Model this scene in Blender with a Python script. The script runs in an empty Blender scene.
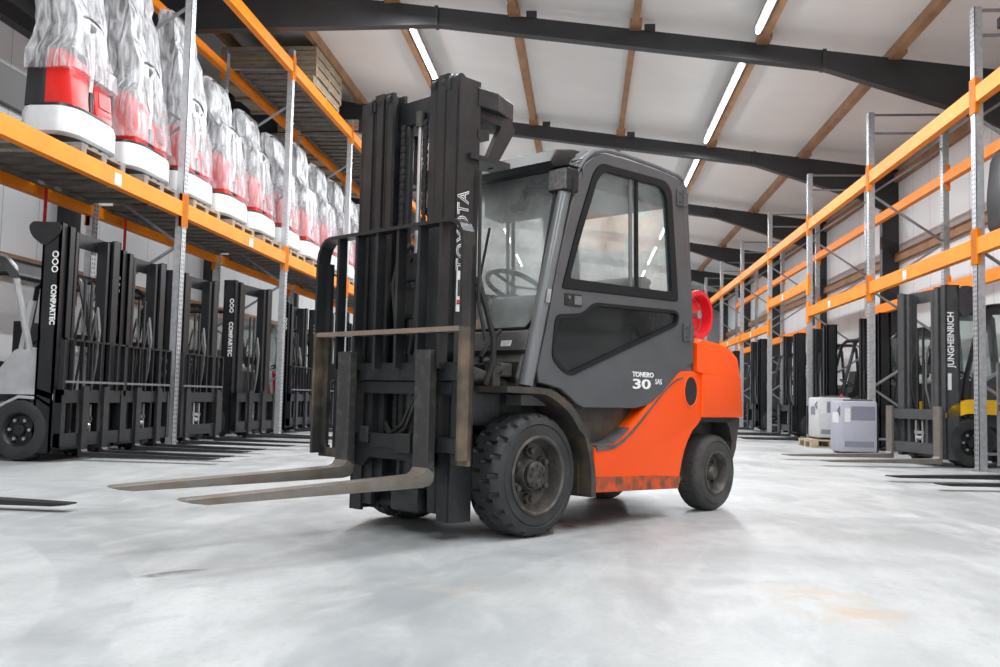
import bpy, bmesh, math, random
from mathutils import Vector, Matrix
PI = math.pi
random.seed(7)
scene = bpy.context.scene
COL = scene.collection

# ------------------------------------------------------------------ camera
F_PX, PITCH, ROLL, YAW, CAM_H = 935.874, 0.068354, 0.023359, -0.090703, 0.78182
cam = bpy.data.cameras.new('camera'); cam_o = bpy.data.objects.new('camera', cam); COL.objects.link(cam_o)
fw = Vector((math.sin(YAW) * math.cos(PITCH), math.cos(YAW) * math.cos(PITCH), math.sin(PITCH)))
rt = Vector((math.cos(YAW), -math.sin(YAW), 0)); up = rt.cross(fw)
rt2 = rt * math.cos(ROLL) + up * math.sin(ROLL); up2 = -rt * math.sin(ROLL) + up * math.cos(ROLL)
m3 = Matrix((rt2, up2, -fw)).transposed().to_4x4(); m3.translation = Vector((0, 0, CAM_H))
cam_o.matrix_world = m3
cam.sensor_width = 36; cam.lens = 36 * F_PX / 1000
cam.clip_start = .05; cam.clip_end = 200
cam.dof.use_dof = True; cam.dof.focus_distance = 5.8; cam.dof.aperture_fstop = 7.0
scene.camera = cam_o
# ------------------------------------------------------------------ view, world (ambient fill; unseen hall end left open to let it in)
scene.view_settings.view_transform = 'Standard'; scene.view_settings.look = 'None'
scene.view_settings.exposure = 0.26; scene.view_settings.gamma = 1; scene.view_settings.use_curve_mapping = False
wd = bpy.data.worlds.new('ambient_fill'); scene.world = wd; wd.use_nodes = True
wd.node_tree.nodes['Background'].inputs[0].default_value = (.93, .97, 1, 1)
wd.node_tree.nodes['Background'].inputs[1].default_value = 1.05

def area(name, loc, size, power, rot=(0, 0, 0), col=(1, 1, 1)):
    l = bpy.data.lights.new(name, 'AREA'); l.shape = 'RECTANGLE'; l.size, l.size_y = size
    l.energy = power; l.color = col
    o = bpy.data.objects.new(name, l); COL.objects.link(o); o.location = loc; o.rotation_euler = rot
    return o
ROOF = lambda x: 7.14 - .128 * x            # underside of purlins / top of rafters
LAMP_ROWS = (-3.22, 2.67)
BAYS = [(-3.0 + 6.4 * k, 3.2 + 6.4 * k) for k in range(-0, 8)]
FRAMES = [-10.0 + 6.4 * k for k in range(0, 10)]
FRAMES = [15.6 + 6.39 * k for k in range(-3, 6)]
LAMPS = []
for x in LAMP_ROWS:
    for k in range(-3, 5):
        LAMPS.append((x, 15.6 + 6.39 * k + .5 + 2.65))
for (x, y) in LAMPS:
    area('tube_light', (x, y, ROOF(x) - .19), (.16, 4.9), 260 if y < 24 else 200, (0, math.atan(.128), 0), (.94, .975, 1))

# ------------------------------------------------------------------ materials
def mat(name, col, rough=.5, metal=0, n=0, scale=8, col2=None, bump=0, bscale=60, spec=.5, coat=0, thr=(.35, .65), detail=6):
    m = bpy.data.materials.new(name); m.use_nodes = True; nt = m.node_tree; b = nt.nodes['Principled BSDF']
    b.inputs['Base Color'].default_value = (*col, 1); b.inputs['Roughness'].default_value = rough
    b.inputs['Metallic'].default_value = metal; b.inputs['Specular IOR Level'].default_value = spec
    b.inputs['Coat Weight'].default_value = coat
    tc = nt.nodes.new('ShaderNodeTexCoord')
    nz = nt.nodes.new('ShaderNodeTexNoise'); nz.inputs['Scale'].default_value = scale; nz.inputs['Detail'].default_value = detail
    nt.links.new(tc.outputs['Object'], nz.inputs['Vector'])
    rp = nt.nodes.new('ShaderNodeValToRGB'); rp.color_ramp.elements[0].position = thr[0]; rp.color_ramp.elements[1].position = thr[1]
    c2 = col2 or tuple(min(1, c * (1 + n)) for c in col)
    rp.color_ramp.elements[0].color = (*(tuple(c * (1 - n) for c in col) if not col2 else col), 1)
    rp.color_ramp.elements[1].color = (*c2, 1)
    nt.links.new(nz.outputs['Fac'], rp.inputs[0]); nt.links.new(rp.outputs[0], b.inputs['Base Color'])
    if bump:
        n2 = nt.nodes.new('ShaderNodeTexNoise'); n2.inputs['Scale'].default_value = bscale
        nt.links.new(tc.outputs['Object'], n2.inputs['Vector'])
        bp = nt.nodes.new('ShaderNodeBump'); bp.inputs['Strength'].default_value = bump; bp.inputs['Distance'].default_value = .01
        nt.links.new(n2.outputs['Fac'], bp.inputs['Height']); nt.links.new(bp.outputs[0], b.inputs['Normal'])
    return m
def emis(name, col, s):
    m = bpy.data.materials.new(name); m.use_nodes = True; b = m.node_tree.nodes['Principled BSDF']
    b.inputs['Base Color'].default_value = (*col, 1)
    b.inputs['Emission Color'].default_value = (*col, 1); b.inputs['Emission Strength'].default_value = s
    return m
def glass(name, tint=(.9, .95, .93), haze=.06, refl=1.0, hazecol=(.8, .85, .85), through=0):
    m = bpy.data.materials.new(name); m.use_nodes = True; nt = m.node_tree; nt.nodes.clear()
    o = nt.nodes.new('ShaderNodeOutputMaterial'); t = nt.nodes.new('ShaderNodeBsdfTransparent'); t.inputs[0].default_value = (*tint, 1)
    g = nt.nodes.new('ShaderNodeBsdfGlossy'); g.inputs['Roughness'].default_value = .03
    lw = nt.nodes.new('ShaderNodeLayerWeight'); pw_ = nt.nodes.new('ShaderNodeMath'); pw_.operation = 'POWER'; pw_.inputs[1].default_value = 4
    f = nt.nodes.new('ShaderNodeMapRange'); f.inputs[3].default_value = .05; f.inputs[4].default_value = .95
    nt.links.new(lw.outputs['Facing'], pw_.inputs[0]); nt.links.new(pw_.outputs[0], f.inputs[0])
    mx = nt.nodes.new('ShaderNodeMixShader'); mm = nt.nodes.new('ShaderNodeMath'); mm.operation = 'MULTIPLY'; mm.inputs[1].default_value = refl
    nt.links.new(f.outputs[0], mm.inputs[0]); nt.links.new(mm.outputs[0], mx.inputs[0])
    nt.links.new(t.outputs[0], mx.inputs[1]); nt.links.new(g.outputs[0], mx.inputs[2])
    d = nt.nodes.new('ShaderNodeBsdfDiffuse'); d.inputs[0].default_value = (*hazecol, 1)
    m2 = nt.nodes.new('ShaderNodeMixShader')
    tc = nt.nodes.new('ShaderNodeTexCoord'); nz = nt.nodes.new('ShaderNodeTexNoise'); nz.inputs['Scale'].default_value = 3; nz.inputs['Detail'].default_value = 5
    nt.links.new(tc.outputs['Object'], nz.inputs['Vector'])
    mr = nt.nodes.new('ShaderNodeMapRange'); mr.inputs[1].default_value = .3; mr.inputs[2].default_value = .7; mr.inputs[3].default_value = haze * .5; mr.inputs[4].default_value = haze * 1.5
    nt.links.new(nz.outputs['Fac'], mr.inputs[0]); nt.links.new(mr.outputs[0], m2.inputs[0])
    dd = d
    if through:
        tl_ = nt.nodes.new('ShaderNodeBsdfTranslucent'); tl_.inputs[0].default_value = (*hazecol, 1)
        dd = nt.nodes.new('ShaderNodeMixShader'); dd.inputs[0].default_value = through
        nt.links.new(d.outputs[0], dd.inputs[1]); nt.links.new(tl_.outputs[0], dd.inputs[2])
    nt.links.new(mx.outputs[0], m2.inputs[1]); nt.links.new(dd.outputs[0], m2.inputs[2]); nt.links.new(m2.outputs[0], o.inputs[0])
    return m
def film(name):
    m = bpy.data.materials.new(name); m.use_nodes = True; nt = m.node_tree; nt.nodes.clear()
    L = nt.links.new; N = nt.nodes.new
    o = N('ShaderNodeOutputMaterial'); t = N('ShaderNodeBsdfTransparent'); t.inputs[0].default_value = (.93, .93, .95, 1)
    p = N('ShaderNodeBsdfPrincipled'); p.inputs['Base Color'].default_value = (.80, .81, .83, 1); p.inputs['Roughness'].default_value = .2
    tc = N('ShaderNodeTexCoord'); mp = N('ShaderNodeMapping'); mp.inputs['Scale'].default_value = (3.4, 3.4, 1.3); mp.inputs['Rotation'].default_value = (.15, .1, 0)
    L(tc.outputs['Object'], mp.inputs[0])
    nz = N('ShaderNodeTexNoise'); nz.inputs['Scale'].default_value = 1.7; nz.inputs['Detail'].default_value = 5; nz.inputs['Distortion'].default_value = 1.2
    L(mp.outputs[0], nz.inputs['Vector'])
    mr = N('ShaderNodeMapRange'); mr.inputs[1].default_value = .36; mr.inputs[2].default_value = .66; mr.inputs[3].default_value = .26; mr.inputs[4].default_value = .90
    L(nz.outputs['Fac'], mr.inputs[0])
    sz = N('ShaderNodeSeparateXYZ'); L(tc.outputs['Object'], sz.inputs[0])
    mz = N('ShaderNodeMapRange'); mz.inputs[1].default_value = .8; mz.inputs[2].default_value = 1.35; mz.inputs[3].default_value = .62; mz.inputs[4].default_value = 1.0; L(sz.outputs['Z'], mz.inputs[0])
    mu = N('ShaderNodeMath'); mu.operation = 'MULTIPLY'; L(mr.outputs[0], mu.inputs[0]); L(mz.outputs[0], mu.inputs[1])
    bp = N('ShaderNodeBump'); bp.inputs['Strength'].default_value = 1; bp.inputs['Distance'].default_value = .05
    L(nz.outputs['Fac'], bp.inputs['Height']); L(bp.outputs[0], p.inputs['Normal'])
    mx = N('ShaderNodeMixShader'); L(mu.outputs[0], mx.inputs[0]); L(t.outputs[0], mx.inputs[1]); L(p.outputs[0], mx.inputs[2]); L(mx.outputs[0], o.inputs[0])
    return m

M = {}
M['mast'] = mat('mast_steel', (.017, .019, .0205), .42, 0, .35, 5, bump=.15, bscale=40)
M['mast_worn'] = mat('worn_black_steel', (.014, .0158, .0175), .40, 0, scale=4, col2=(.037, .037, .037), thr=(.5, .8), bump=.3, bscale=30)
M['rail_worn'] = mat('worn_bare_rail', (.22, .18, .15), .5, .2, scale=6, col2=(.30, .20, .14), thr=(.4, .7))
M['dirty'] = mat('dirty_rusted_steel', (.030, .029, .028), .6, 0, scale=3.5, col2=(.20, .14, .085), thr=(.45, .72), bump=.4, bscale=30)
M['fork'] = mat('fork_steel', (.20, .185, .165), .42, .35, scale=9, col2=(.17, .12, .085), thr=(.45, .75), bump=.2)
M['forkshank'] = mat('fork_shank', (.045, .043, .042), .45, .2, scale=14, col2=(.12, .10, .085), thr=(.5, .8), bump=.2)
M['cab'] = mat('cab_grey', (.076, .080, .085), .36, .0, .08, 6, spec=.5)
M['cab_light'] = mat('cab_pillar_grey', (.15, .155, .16), .3, .1, .08, 6)
M['grimy'] = mat('grimy_orange', (.62, .075, .010), .5, 0, scale=13, col2=(.14, .06, .03), thr=(.40, .66))
M['groove'] = mat('dark_red', (.30, .006, .006), .4)
M['cowl'] = mat('cowl_grey', (.09, .088, .085), .5, 0, .3, 7)
M['rubber'] = mat('tyre_rubber', (.026, .027, .028), .62, 0, .3, 7, bump=.3, bscale=50)
M['rubber_worn'] = mat('tyre_rubber_dusty', (.035, .036, .036), .7, 0, scale=6, col2=(.075, .073, .068), thr=(.4, .75), bump=.25)
M['rim'] = mat('rim_dirty', (.055, .052, .048), .55, .2, scale=14, col2=(.12, .105, .09), thr=(.45, .7), bump=.3)
M['hub'] = mat('hub_grime', (.04, .038, .036), .55, .3, scale=20, col2=(.11, .10, .09), thr=(.4, .7))
M['orange'] = mat('truck_orange', (.97, .090, .004), .36, 0, scale=3.5, col2=(.93, .105, .008), thr=(.5, .75), spec=.35)
M['fender'] = mat('fender_grime', (.036, .034, .032), .55, 0, scale=6, col2=(.10, .068, .042), thr=(.45, .7), bump=.3)
M['black'] = mat('black_plastic', (.012, .012, .013), .45, 0, .2)
M['gloss_black'] = mat('gloss_black', (.010, .010, .011), .22, 0, .2)
M['gasket'] = mat('gasket', (.006, .009, .011), .5, spec=.3)
M['glass'] = glass('cab_glass', (.90, .93, .92), .06, 1.0, (.80, .88, .86))
M['bright_haze_glass'] = glass('bright_haze_glass', (.96, .99, .98), .50, .8, (.93, .99, .97), .85)  # pale translucent haze painted in for the brightness behind these panes
M['dark_glass'] = glass('door_glass_dark', (.16, .20, .195), .015, .7)
M['windscreen'] = glass('windscreen_glass', (.94, .97, .96), .30, 1.4, (.92, .96, .95), .4)  # pale haze in the pane imitates a bright ceiling and wall reflection
M['lens'] = mat('lamp_lens', (.13, .135, .135), .15, 0, .3, 40)
M['white'] = mat('white_marking', (.85, .85, .85), .5)
M['label'] = mat('paper_label', (.75, .75, .74), .6, 0, .1, 60)
M['red'] = mat('red_paint', (.75, .02, .03), .3, 0, .1)
M['strap'] = mat('red_strap', (.65, .02, .02), .7)
M['steel'] = mat('bright_steel', (.55, .55, .56), .3, .8, .15)
M['hose'] = mat('rubber_hose', (.02, .02, .02), .4)
M['chain'] = mat('mast_chain', (.022, .022, .023), .5, .3, .4, 60)
M['post'] = mat('galvanised_upright', (.50, .51, .53), .38, .55, .12, 14)
M['postR'] = M['post']
M['beam'] = mat('rack_orange', (.98, .245, .004), .48, 0, scale=2.2, col2=(1.0, .30, .008), thr=(.3, .7), spec=.3)
M['brace'] = mat('rack_brace', (.30, .31, .33), .4, .5, .1)
M['tag'] = mat('white_tag', (.8, .8, .78), .6)
M['pallet'] = mat('pallet_wood', (.42, .34, .25), .75, 0, scale=7, col2=(.24, .19, .14), thr=(.35, .7), bump=.2)
M['pallet_grey'] = mat('pallet_grey', (.30, .28, .25), .8, 0, scale=7, col2=(.17, .155, .14), thr=(.35, .7), bump=.2)
M['deck'] = mat('deck_board', (.20, .17, .145), .8, 0, scale=5, col2=(.10, .09, .08), thr=(.35, .7))
M['crate'] = mat('pale_timber', (.50, .42, .31), .7, 0, scale=4, col2=(.36, .28, .19), thr=(.35, .7))
M['purlin'] = mat('purlin_timber', (.40, .225, .12), .65, 0, scale=2.5, col2=(.27, .145, .075), thr=(.35, .7))
M['rafter'] = mat('rafter_steel', (.030, .031, .034), .45, 0, .15, 2)
M['ceiling'] = mat('ceiling_panel', (.82, .83, .82), .55, 0, .05, .5)
M['ink'] = mat('dark_ink', (.05, .05, .05), .6)
M['skirt'] = mat('machine_white', (.66, .67, .68), .35, 0, .03)
M['mred'] = mat('machine_red', (.80, .018, .012), .35, 0, .05)
M['mblack'] = mat('machine_black', (.02, .02, .022), .4)
M['film'] = film('plastic_film')
M['ybody'] = mat('yellow_paint', (.95, .55, .01), .3, 0, .04)
M['wbody'] = mat('pale_grey_paint', (.42, .42, .43), .35, 0, .08)
M['dbody'] = mat('dark_grey_paint', (.05, .05, .055), .4, 0, .1)
M['bgmast'] = mat('new_black_mast', (.011, .012, .014), .33, 0, .15)
M['greymast'] = mat('grey_mast', (.15, .155, .16), .4, .2, .15)
M['jmast'] = mat('dark_grey_mast', (.062, .064, .067), .4, .1, .15)
M['bfork'] = mat('black_fork', (.022, .022, .024), .38, .2, .2)
M['charger'] = mat('charger_casing', (.42, .43, .50), .4, 0, .03)
M['charger2'] = mat('charger_side', (.60, .60, .62), .4, 0, .03)
M['vent'] = mat('charger_vent', (.22, .23, .29), .5)
M['seat'] = mat('black_vinyl', (.018, .018, .018), .5, 0, .2)
M['teal'] = mat('teal_plastic', (.05, .35, .30), .4)
M['amber'] = mat('amber_lens', (.95, .12, .02), .25)

def wall_mat():
    m = bpy.data.materials.new('wall_panel'); m.use_nodes = True; nt = m.node_tree; b = nt.nodes['Principled BSDF']
    L = nt.links.new; N = nt.nodes.new
    g = N('ShaderNodeNewGeometry'); sp = N('ShaderNodeSeparateXYZ'); L(g.outputs['Position'], sp.inputs[0])
    a = N('ShaderNodeMath'); a.operation = 'MULTIPLY'; a.inputs[1].default_value = 1 / 1.0; L(sp.outputs['Y'], a.inputs[0])
    f = N('ShaderNodeMath'); f.operation = 'FRACT'; L(a.outputs[0], f.inputs[0])
    c = N('ShaderNodeMath'); c.operation = 'LESS_THAN'; c.inputs[1].default_value = .014; L(f.outputs[0], c.inputs[0])
    nz = N('ShaderNodeTexNoise'); nz.inputs['Scale'].default_value = .7; L(g.outputs['Position'], nz.inputs['Vector'])
    rp = N('ShaderNodeValToRGB'); rp.color_ramp.elements[0].color = (.74, .76, .78, 1); rp.color_ramp.elements[1].color = (.82, .84, .86, 1); L(nz.outputs['Fac'], rp.inputs[0])
    mx = N('ShaderNodeMix'); mx.data_type = 'RGBA'; L(c.outputs[0], mx.inputs[0]); L(rp.outputs[0], mx.inputs[6]); mx.inputs[7].default_value = (.33, .34, .35, 1)
    L(mx.outputs[2], b.inputs['Base Color']); b.inputs['Roughness'].default_value = .45
    return m
M['wall'] = wall_mat()

def floor_mat():
    m = bpy.data.materials.new('concrete_floor'); m.use_nodes = True; nt = m.node_tree; b = nt.nodes['Principled BSDF']
    L = nt.links.new; N = nt.nodes.new
    g = N('ShaderNodeNewGeometry'); P = g.outputs['Position']
    def noise(scale, detail=6, dist=0., mp=None, rough=.55):
        n = N('ShaderNodeTexNoise'); n.inputs['Scale'].default_value = scale; n.inputs['Detail'].default_value = detail; n.inputs['Distortion'].default_value = dist; n.inputs['Roughness'].default_value = rough
        if mp:
            q = N('ShaderNodeMapping'); q.inputs['Scale'].default_value = mp[:3]; q.inputs['Rotation'].default_value = (0, 0, mp[3]); L(P, q.inputs[0]); L(q.outputs[0], n.inputs['Vector'])
        else: L(P, n.inputs['Vector'])
        return n.outputs['Fac']
    def rng(v, a, b_, c=0, d=1):
        r = N('ShaderNodeMapRange'); r.inputs[1].default_value = a; r.inputs[2].default_value = b_; r.inputs[3].default_value = c; r.inputs[4].default_value = d; L(v, r.inputs[0]); return r.outputs[0]
    def mul(a, b_):
        r = N('ShaderNodeMath'); r.operation = 'MULTIPLY'
        L(a, r.inputs[0]); (L(b_, r.inputs[1]) if not isinstance(b_, (int, float)) else setattr(r.inputs[1], 'default_value', b_)); return r.outputs[0]
    def mix(fac, c1, c2):
        x = N('ShaderNodeMix'); x.data_type = 'RGBA'; L(fac, x.inputs[0])
        if isinstance(c1, tuple): x.inputs[6].default_value = (*c1, 1)
        else: L(c1, x.inputs[6])
        x.inputs[7].default_value = (*c2, 1); return x.outputs[2]
    def dist(cx, cy, sx=1, sy=1, rot=0):
        q = N('ShaderNodeMapping'); q.vector_type = 'TEXTURE'; q.inputs['Location'].default_value = (cx, cy, 0); q.inputs['Rotation'].default_value = (0, 0, rot); q.inputs['Scale'].default_value = (sx, sy, 1); L(P, q.inputs[0])
        l = N('ShaderNodeVectorMath'); l.operation = 'LENGTH'; L(q.outputs[0], l.inputs[0]); return l.outputs['Value']
    c = mix(rng(noise(.55, 8, .8), .40, .62), (.42, .435, .437), (.285, .298, .30))
    c = mix(mul(rng(noise(1.0, 6, 1.5, (1, .28, 1, .5)), .50, .66), .65), c, (.235, .25, .255))
    c = mix(mul(rng(noise(1.6, 8, 1, (1, .4, 1, -.6)), .5, .68), .65), c, (.50, .512, .514))
    c = mix(mul(rng(noise(7, 8, .6, (1, .5, 1, .7)), .5, .72), .40), c, (.26, .27, .275))
    c = mix(mul(rng(noise(3.4, 9, 1.8, (1, .35, 1, .2)), .50, .66), .40), c, (.48, .492, .494))
    c = mix(mul(rng(noise(40, 6, .5), .48, .66), .22), c, (.26, .27, .275))
    c = mix(mul(rng(noise(26, 3), .70, .78), .6), c, (.20, .20, .21))
    # tyre arcs: thin rings around points beside the aisle
    for (cx, cy, r, wd_, k) in ((-5.6, 1.6, 4.2, .15, .62), (-5.9, 1.9, 5.5, .12, .45), (3.2, 3.0, 3.9, .18, .55), (-2.6, 3.3, 2.0, .15, .50)):
        d = dist(cx, cy)
        s = N('ShaderNodeMath'); s.operation = 'SUBTRACT'; L(d, s.inputs[0]); s.inputs[1].default_value = r
        a_ = N('ShaderNodeMath'); a_.operation = 'ABSOLUTE'; L(s.outputs[0], a_.inputs[0])
        c = mix(mul(mul(rng(a_.outputs[0], wd_, wd_ * .86), rng(noise(2.2, 6, .5), .38, .62)), k), c, (.26, .28, .29))
    # dark marks, brown stains, a dark patch and reddish stain beneath the truck
    c = mix(mul(mul(rng(dist(-1.74, 3.92, .16, .05, .9), 1.1, .7), rng(noise(9), .3, .55)), .85), c, (.12, .12, .125))
    c = mix(mul(mul(rng(dist(.98, 3.86, .23, .42, .2), 1.2, .4), rng(noise(5, 6, .6), .40, .58)), .85), c, (.42, .33, .23))
    c = mix(mul(mul(rng(dist(-.45, 3.9, .5, .35, .2), 1.2, .2), rng(noise(4, 6, .6), .5, .7)), .35), c, (.52, .42, .30))
    c = mix(mul(mul(rng(dist(.05, 6.1, .55, .33, .9), 1.1, .3), rng(noise(3, 5, .4), .35, .6)), .55), c, (.10, .09, .09))
    c = mix(mul(mul(rng(dist(.0, 5.95, .26, .16, .8), 1.1, .4), rng(noise(6, 5, .4), .4, .6)), .8), c, (.18, .02, .02))
    L(c, b.inputs['Base Color'])
    L(rng(noise(1.3, 6), .3, .7, .40, .60), b.inputs['Roughness'])
    b.inputs['Specular IOR Level'].default_value = .45
    bp = N('ShaderNodeBump'); bp.inputs['Strength'].default_value = .08; bp.inputs['Distance'].default_value = .01; L(noise(18, 6), bp.inputs['Height']); L(bp.outputs[0], b.inputs['Normal'])
    return m
M['floor'] = floor_mat()
def upright_mat(m):
    nt = m.node_tree; L = nt.links.new; N = nt.nodes.new; b = nt.nodes['Principled BSDF']
    src = b.inputs['Base Color'].links[0].from_socket
    tc = N('ShaderNodeTexCoord'); sp = N('ShaderNodeSeparateXYZ'); L(tc.outputs['Object'], sp.inputs[0])
    def mth(op, a, v=None):
        x = N('ShaderNodeMath'); x.operation = op
        L(a, x.inputs[0])
        if v is not None:
            if isinstance(v, (int, float)): x.inputs[1].default_value = v
            else: L(v, x.inputs[1])
        return x.outputs[0]
    zz = mth('LESS_THAN', mth('FRACT', mth('MULTIPLY', sp.outputs['Z'], 16)), .42)
    yy = mth('LESS_THAN', mth('ABSOLUTE', mth('SUBTRACT', mth('ABSOLUTE', sp.outputs['Y']), .03)), .011)
    k = mth('MULTIPLY', zz, yy)
    mx = N('ShaderNodeMix'); mx.data_type = 'RGBA'; L(k, mx.inputs[0]); L(src, mx.inputs[6]); mx.inputs[7].default_value = (.06, .06, .065, 1)
    L(mx.outputs[2], b.inputs['Base Color'])
upright_mat(M['post'])

# ------------------------------------------------------------------ mesh helpers
class MB:
    def __init__(s): s.bm = bmesh.new()
    def box(s, c, d, rot=None, bev=0):
        r = bmesh.ops.create_cube(s.bm, size=1); vs = r['verts']
        bmesh.ops.scale(s.bm, vec=d, verts=vs)
        if bev:
            es = list({e for v in vs for e in v.link_edges})
            rr = bmesh.ops.bevel(s.bm, geom=es, offset=bev, segments=2, affect='EDGES', profile=.5)
            vs = list({v for f in rr['faces'] for v in f.verts} | {v for v in vs if v.is_valid})
        if rot is not None: bmesh.ops.transform(s.bm, matrix=rot.to_4x4() if isinstance(rot, Matrix) else Matrix.Rotation(rot[1], 4, rot[0]), verts=vs)
        bmesh.ops.translate(s.bm, vec=c, verts=vs); return s
    def bb(s, x0, x1, y0, y1, z0, z1, bev=0):
        return s.box(((x0 + x1) / 2, (y0 + y1) / 2, (z0 + z1) / 2), (abs(x1 - x0), abs(y1 - y0), abs(z1 - z0)), None, bev)
    def prism(s, pts, axis, a, b, bev=0):
        # pts in the two other axes (x,z for axis 1; y,z for axis 0; x,y for axis 2)
        def P(u, v, w): return {0: (w, u, v), 1: (u, w, v), 2: (u, v, w)}[axis]
        va = [s.bm.verts.new(P(u, v, a)) for u, v in pts]; vb = [s.bm.verts.new(P(u, v, b)) for u, v in pts]
        n = len(pts); fs = [s.bm.faces.new(va), s.bm.faces.new(vb[::-1])]
        for i in range(n): fs.append(s.bm.faces.new((va[i], vb[i], vb[(i + 1) % n], va[(i + 1) % n])))
        if bev:
            es = [e for e in fs[0].edges] + [e for e in fs[1].edges]
            bmesh.ops.bevel(s.bm, geom=es, offset=bev, segments=2, affect='EDGES', profile=.5)
        return s
    def cyl(s, p0, p1, r, r2=None, n=16, caps=True):
        p0, p1 = Vector(p0), Vector(p1); d = p1 - p0
        r_ = bmesh.ops.create_cone(s.bm, cap_ends=caps, segments=n, radius1=r, radius2=r if r2 is None else r2, depth=d.length)
        q = d.to_track_quat('Z', 'Y').to_matrix().to_4x4(); q.translation = (p0 + p1) / 2
        bmesh.ops.transform(s.bm, matrix=q, verts=r_['verts']); return s
    def bar(s, p0, p1, w, h, upv=(0, 0, 1)):
        p0, p1 = Vector(p0), Vector(p1); d = p1 - p0; x = d.normalized(); u = Vector(upv)
        y = u.cross(x)
        if y.length < 1e-4: y = Vector((0, 1, 0)).cross(x)
        y.normalize(); z = x.cross(y)
        r = bmesh.ops.create_cube(s.bm, size=1); bmesh.ops.scale(s.bm, vec=(d.length, w, h), verts=r['verts'])
        mm = Matrix((x, y, z)).transposed().to_4x4(); mm.translation = (p0 + p1) / 2
        bmesh.ops.transform(s.bm, matrix=mm, verts=r['verts']); return s
    def tube(s, pts, r, n=10, closed=False):
        pts = [Vector(p) for p in pts]; rings = []
        N_ = len(pts); pu = None
        for i, p in enumerate(pts):
            a = pts[(i - 1) % N_] if (closed or i > 0) else p; b = pts[(i + 1) % N_] if (closed or i < N_ - 1) else p
            t = (b - a).normalized()
            if pu is None: pu = t.orthogonal().normalized()
            pu = (pu - t * pu.dot(t)).normalized(); w = t.cross(pu)
            rings.append([s.bm.verts.new(p + (pu * math.cos(2 * PI * k / n) + w * math.sin(2 * PI * k / n)) * r) for k in range(n)])
        for i in range(N_ if closed else N_ - 1):
            A, B = rings[i], rings[(i + 1) % N_]
            for k in range(n): s.bm.faces.new((A[k], A[(k + 1) % n], B[(k + 1) % n], B[k]))
        if not closed: s.bm.faces.new(rings[0][::-1]); s.bm.faces.new(rings[-1])
        return s
    def lathe(s, prof, c, n=48, mod=None):
        # prof: list of (radius, y offset); axis = local y through c
        rings = []
        for i in range(n):
            a = 2 * PI * i / n; rg = []
            for j, (r, y) in enumerate(prof):
                rr = r + (mod(a, r, y) if mod else 0)
                rg.append(s.bm.verts.new((c[0] + rr * math.cos(a), c[1] + y, c[2] + rr * math.sin(a))))
            rings.append(rg)
        for i in range(n):
            A, B = rings[i], rings[(i + 1) % n]
            for j in range(len(prof) - 1): s.bm.faces.new((A[j], A[j + 1], B[j + 1], B[j]))
        return s
    def loft(s, rings, cap=True):
        vs = [[s.bm.verts.new(p) for p in r] for r in rings]; n = len(rings[0])
        for A, B in zip(vs[:-1], vs[1:]):
            for k in range(n): s.bm.faces.new((A[k], A[(k + 1) % n], B[(k + 1) % n], B[k]))
        if cap: s.bm.faces.new(vs[0][::-1]); s.bm.faces.new(vs[-1])
        return s
    def mesh(s, name, m, smooth=False):
        bmesh.ops.remove_doubles(s.bm, verts=s.bm.verts, dist=1e-5)
        bmesh.ops.recalc_face_normals(s.bm, faces=s.bm.faces)
        me = bpy.data.meshes.new(name); s.bm.to_mesh(me); s.bm.free(); me.materials.append(m)
        if smooth:
            for p in me.polygons: p.use_smooth = True
            me.set_sharp_from_angle(angle=math.radians(38))
        return me
    def build(s, name, m, parent=None, smooth=False, loc=None):
        o = bpy.data.objects.new(name, s.mesh(name, m, smooth)); COL.objects.link(o)
        if parent is not None: o.parent = parent
        if loc is not None: o.location = loc
        return o
def tag(o, label=None, cat=None, group=None, kind=None):
    if label: o['label'] = label
    if cat: o['category'] = cat
    if group: o['group'] = group
    if kind: o['kind'] = kind
    return o
def thing(name, label, cat, loc=(0, 0, 0), rz=0, group=None):
    o = bpy.data.objects.new(name, None); COL.objects.link(o); o.location = loc; o.rotation_euler = (0, 0, rz); o.empty_display_size = .1
    return tag(o, label, cat, group)
CH = {}
def copy_tree(o, parent=None):
    c = o.copy(); COL.objects.link(c)
    if parent is not None: c.parent = parent
    for ch in [k for k in bpy.data.objects if k.parent == o]: copy_tree(ch, c)
    return c
def rpoly(pts, r=.03, n=5):
    out = []; N_ = len(pts)
    for i, p in enumerate(pts):
        p = Vector(p); a = Vector(pts[i - 1]); b = Vector(pts[(i + 1) % N_])
        rr = r[i] if isinstance(r, (list, tuple)) else r
        la, lb = (a - p).length, (b - p).length; d = min(rr, la * .45, lb * .45)
        if d < 1e-4: out.append(tuple(p)); continue
        A = p + (a - p).normalized() * d; B = p + (b - p).normalized() * d
        for k in range(n + 1):
            t = k / n; out.append(tuple(A * (1 - t) ** 2 + p * 2 * t * (1 - t) + B * t * t))
    return out
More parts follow.
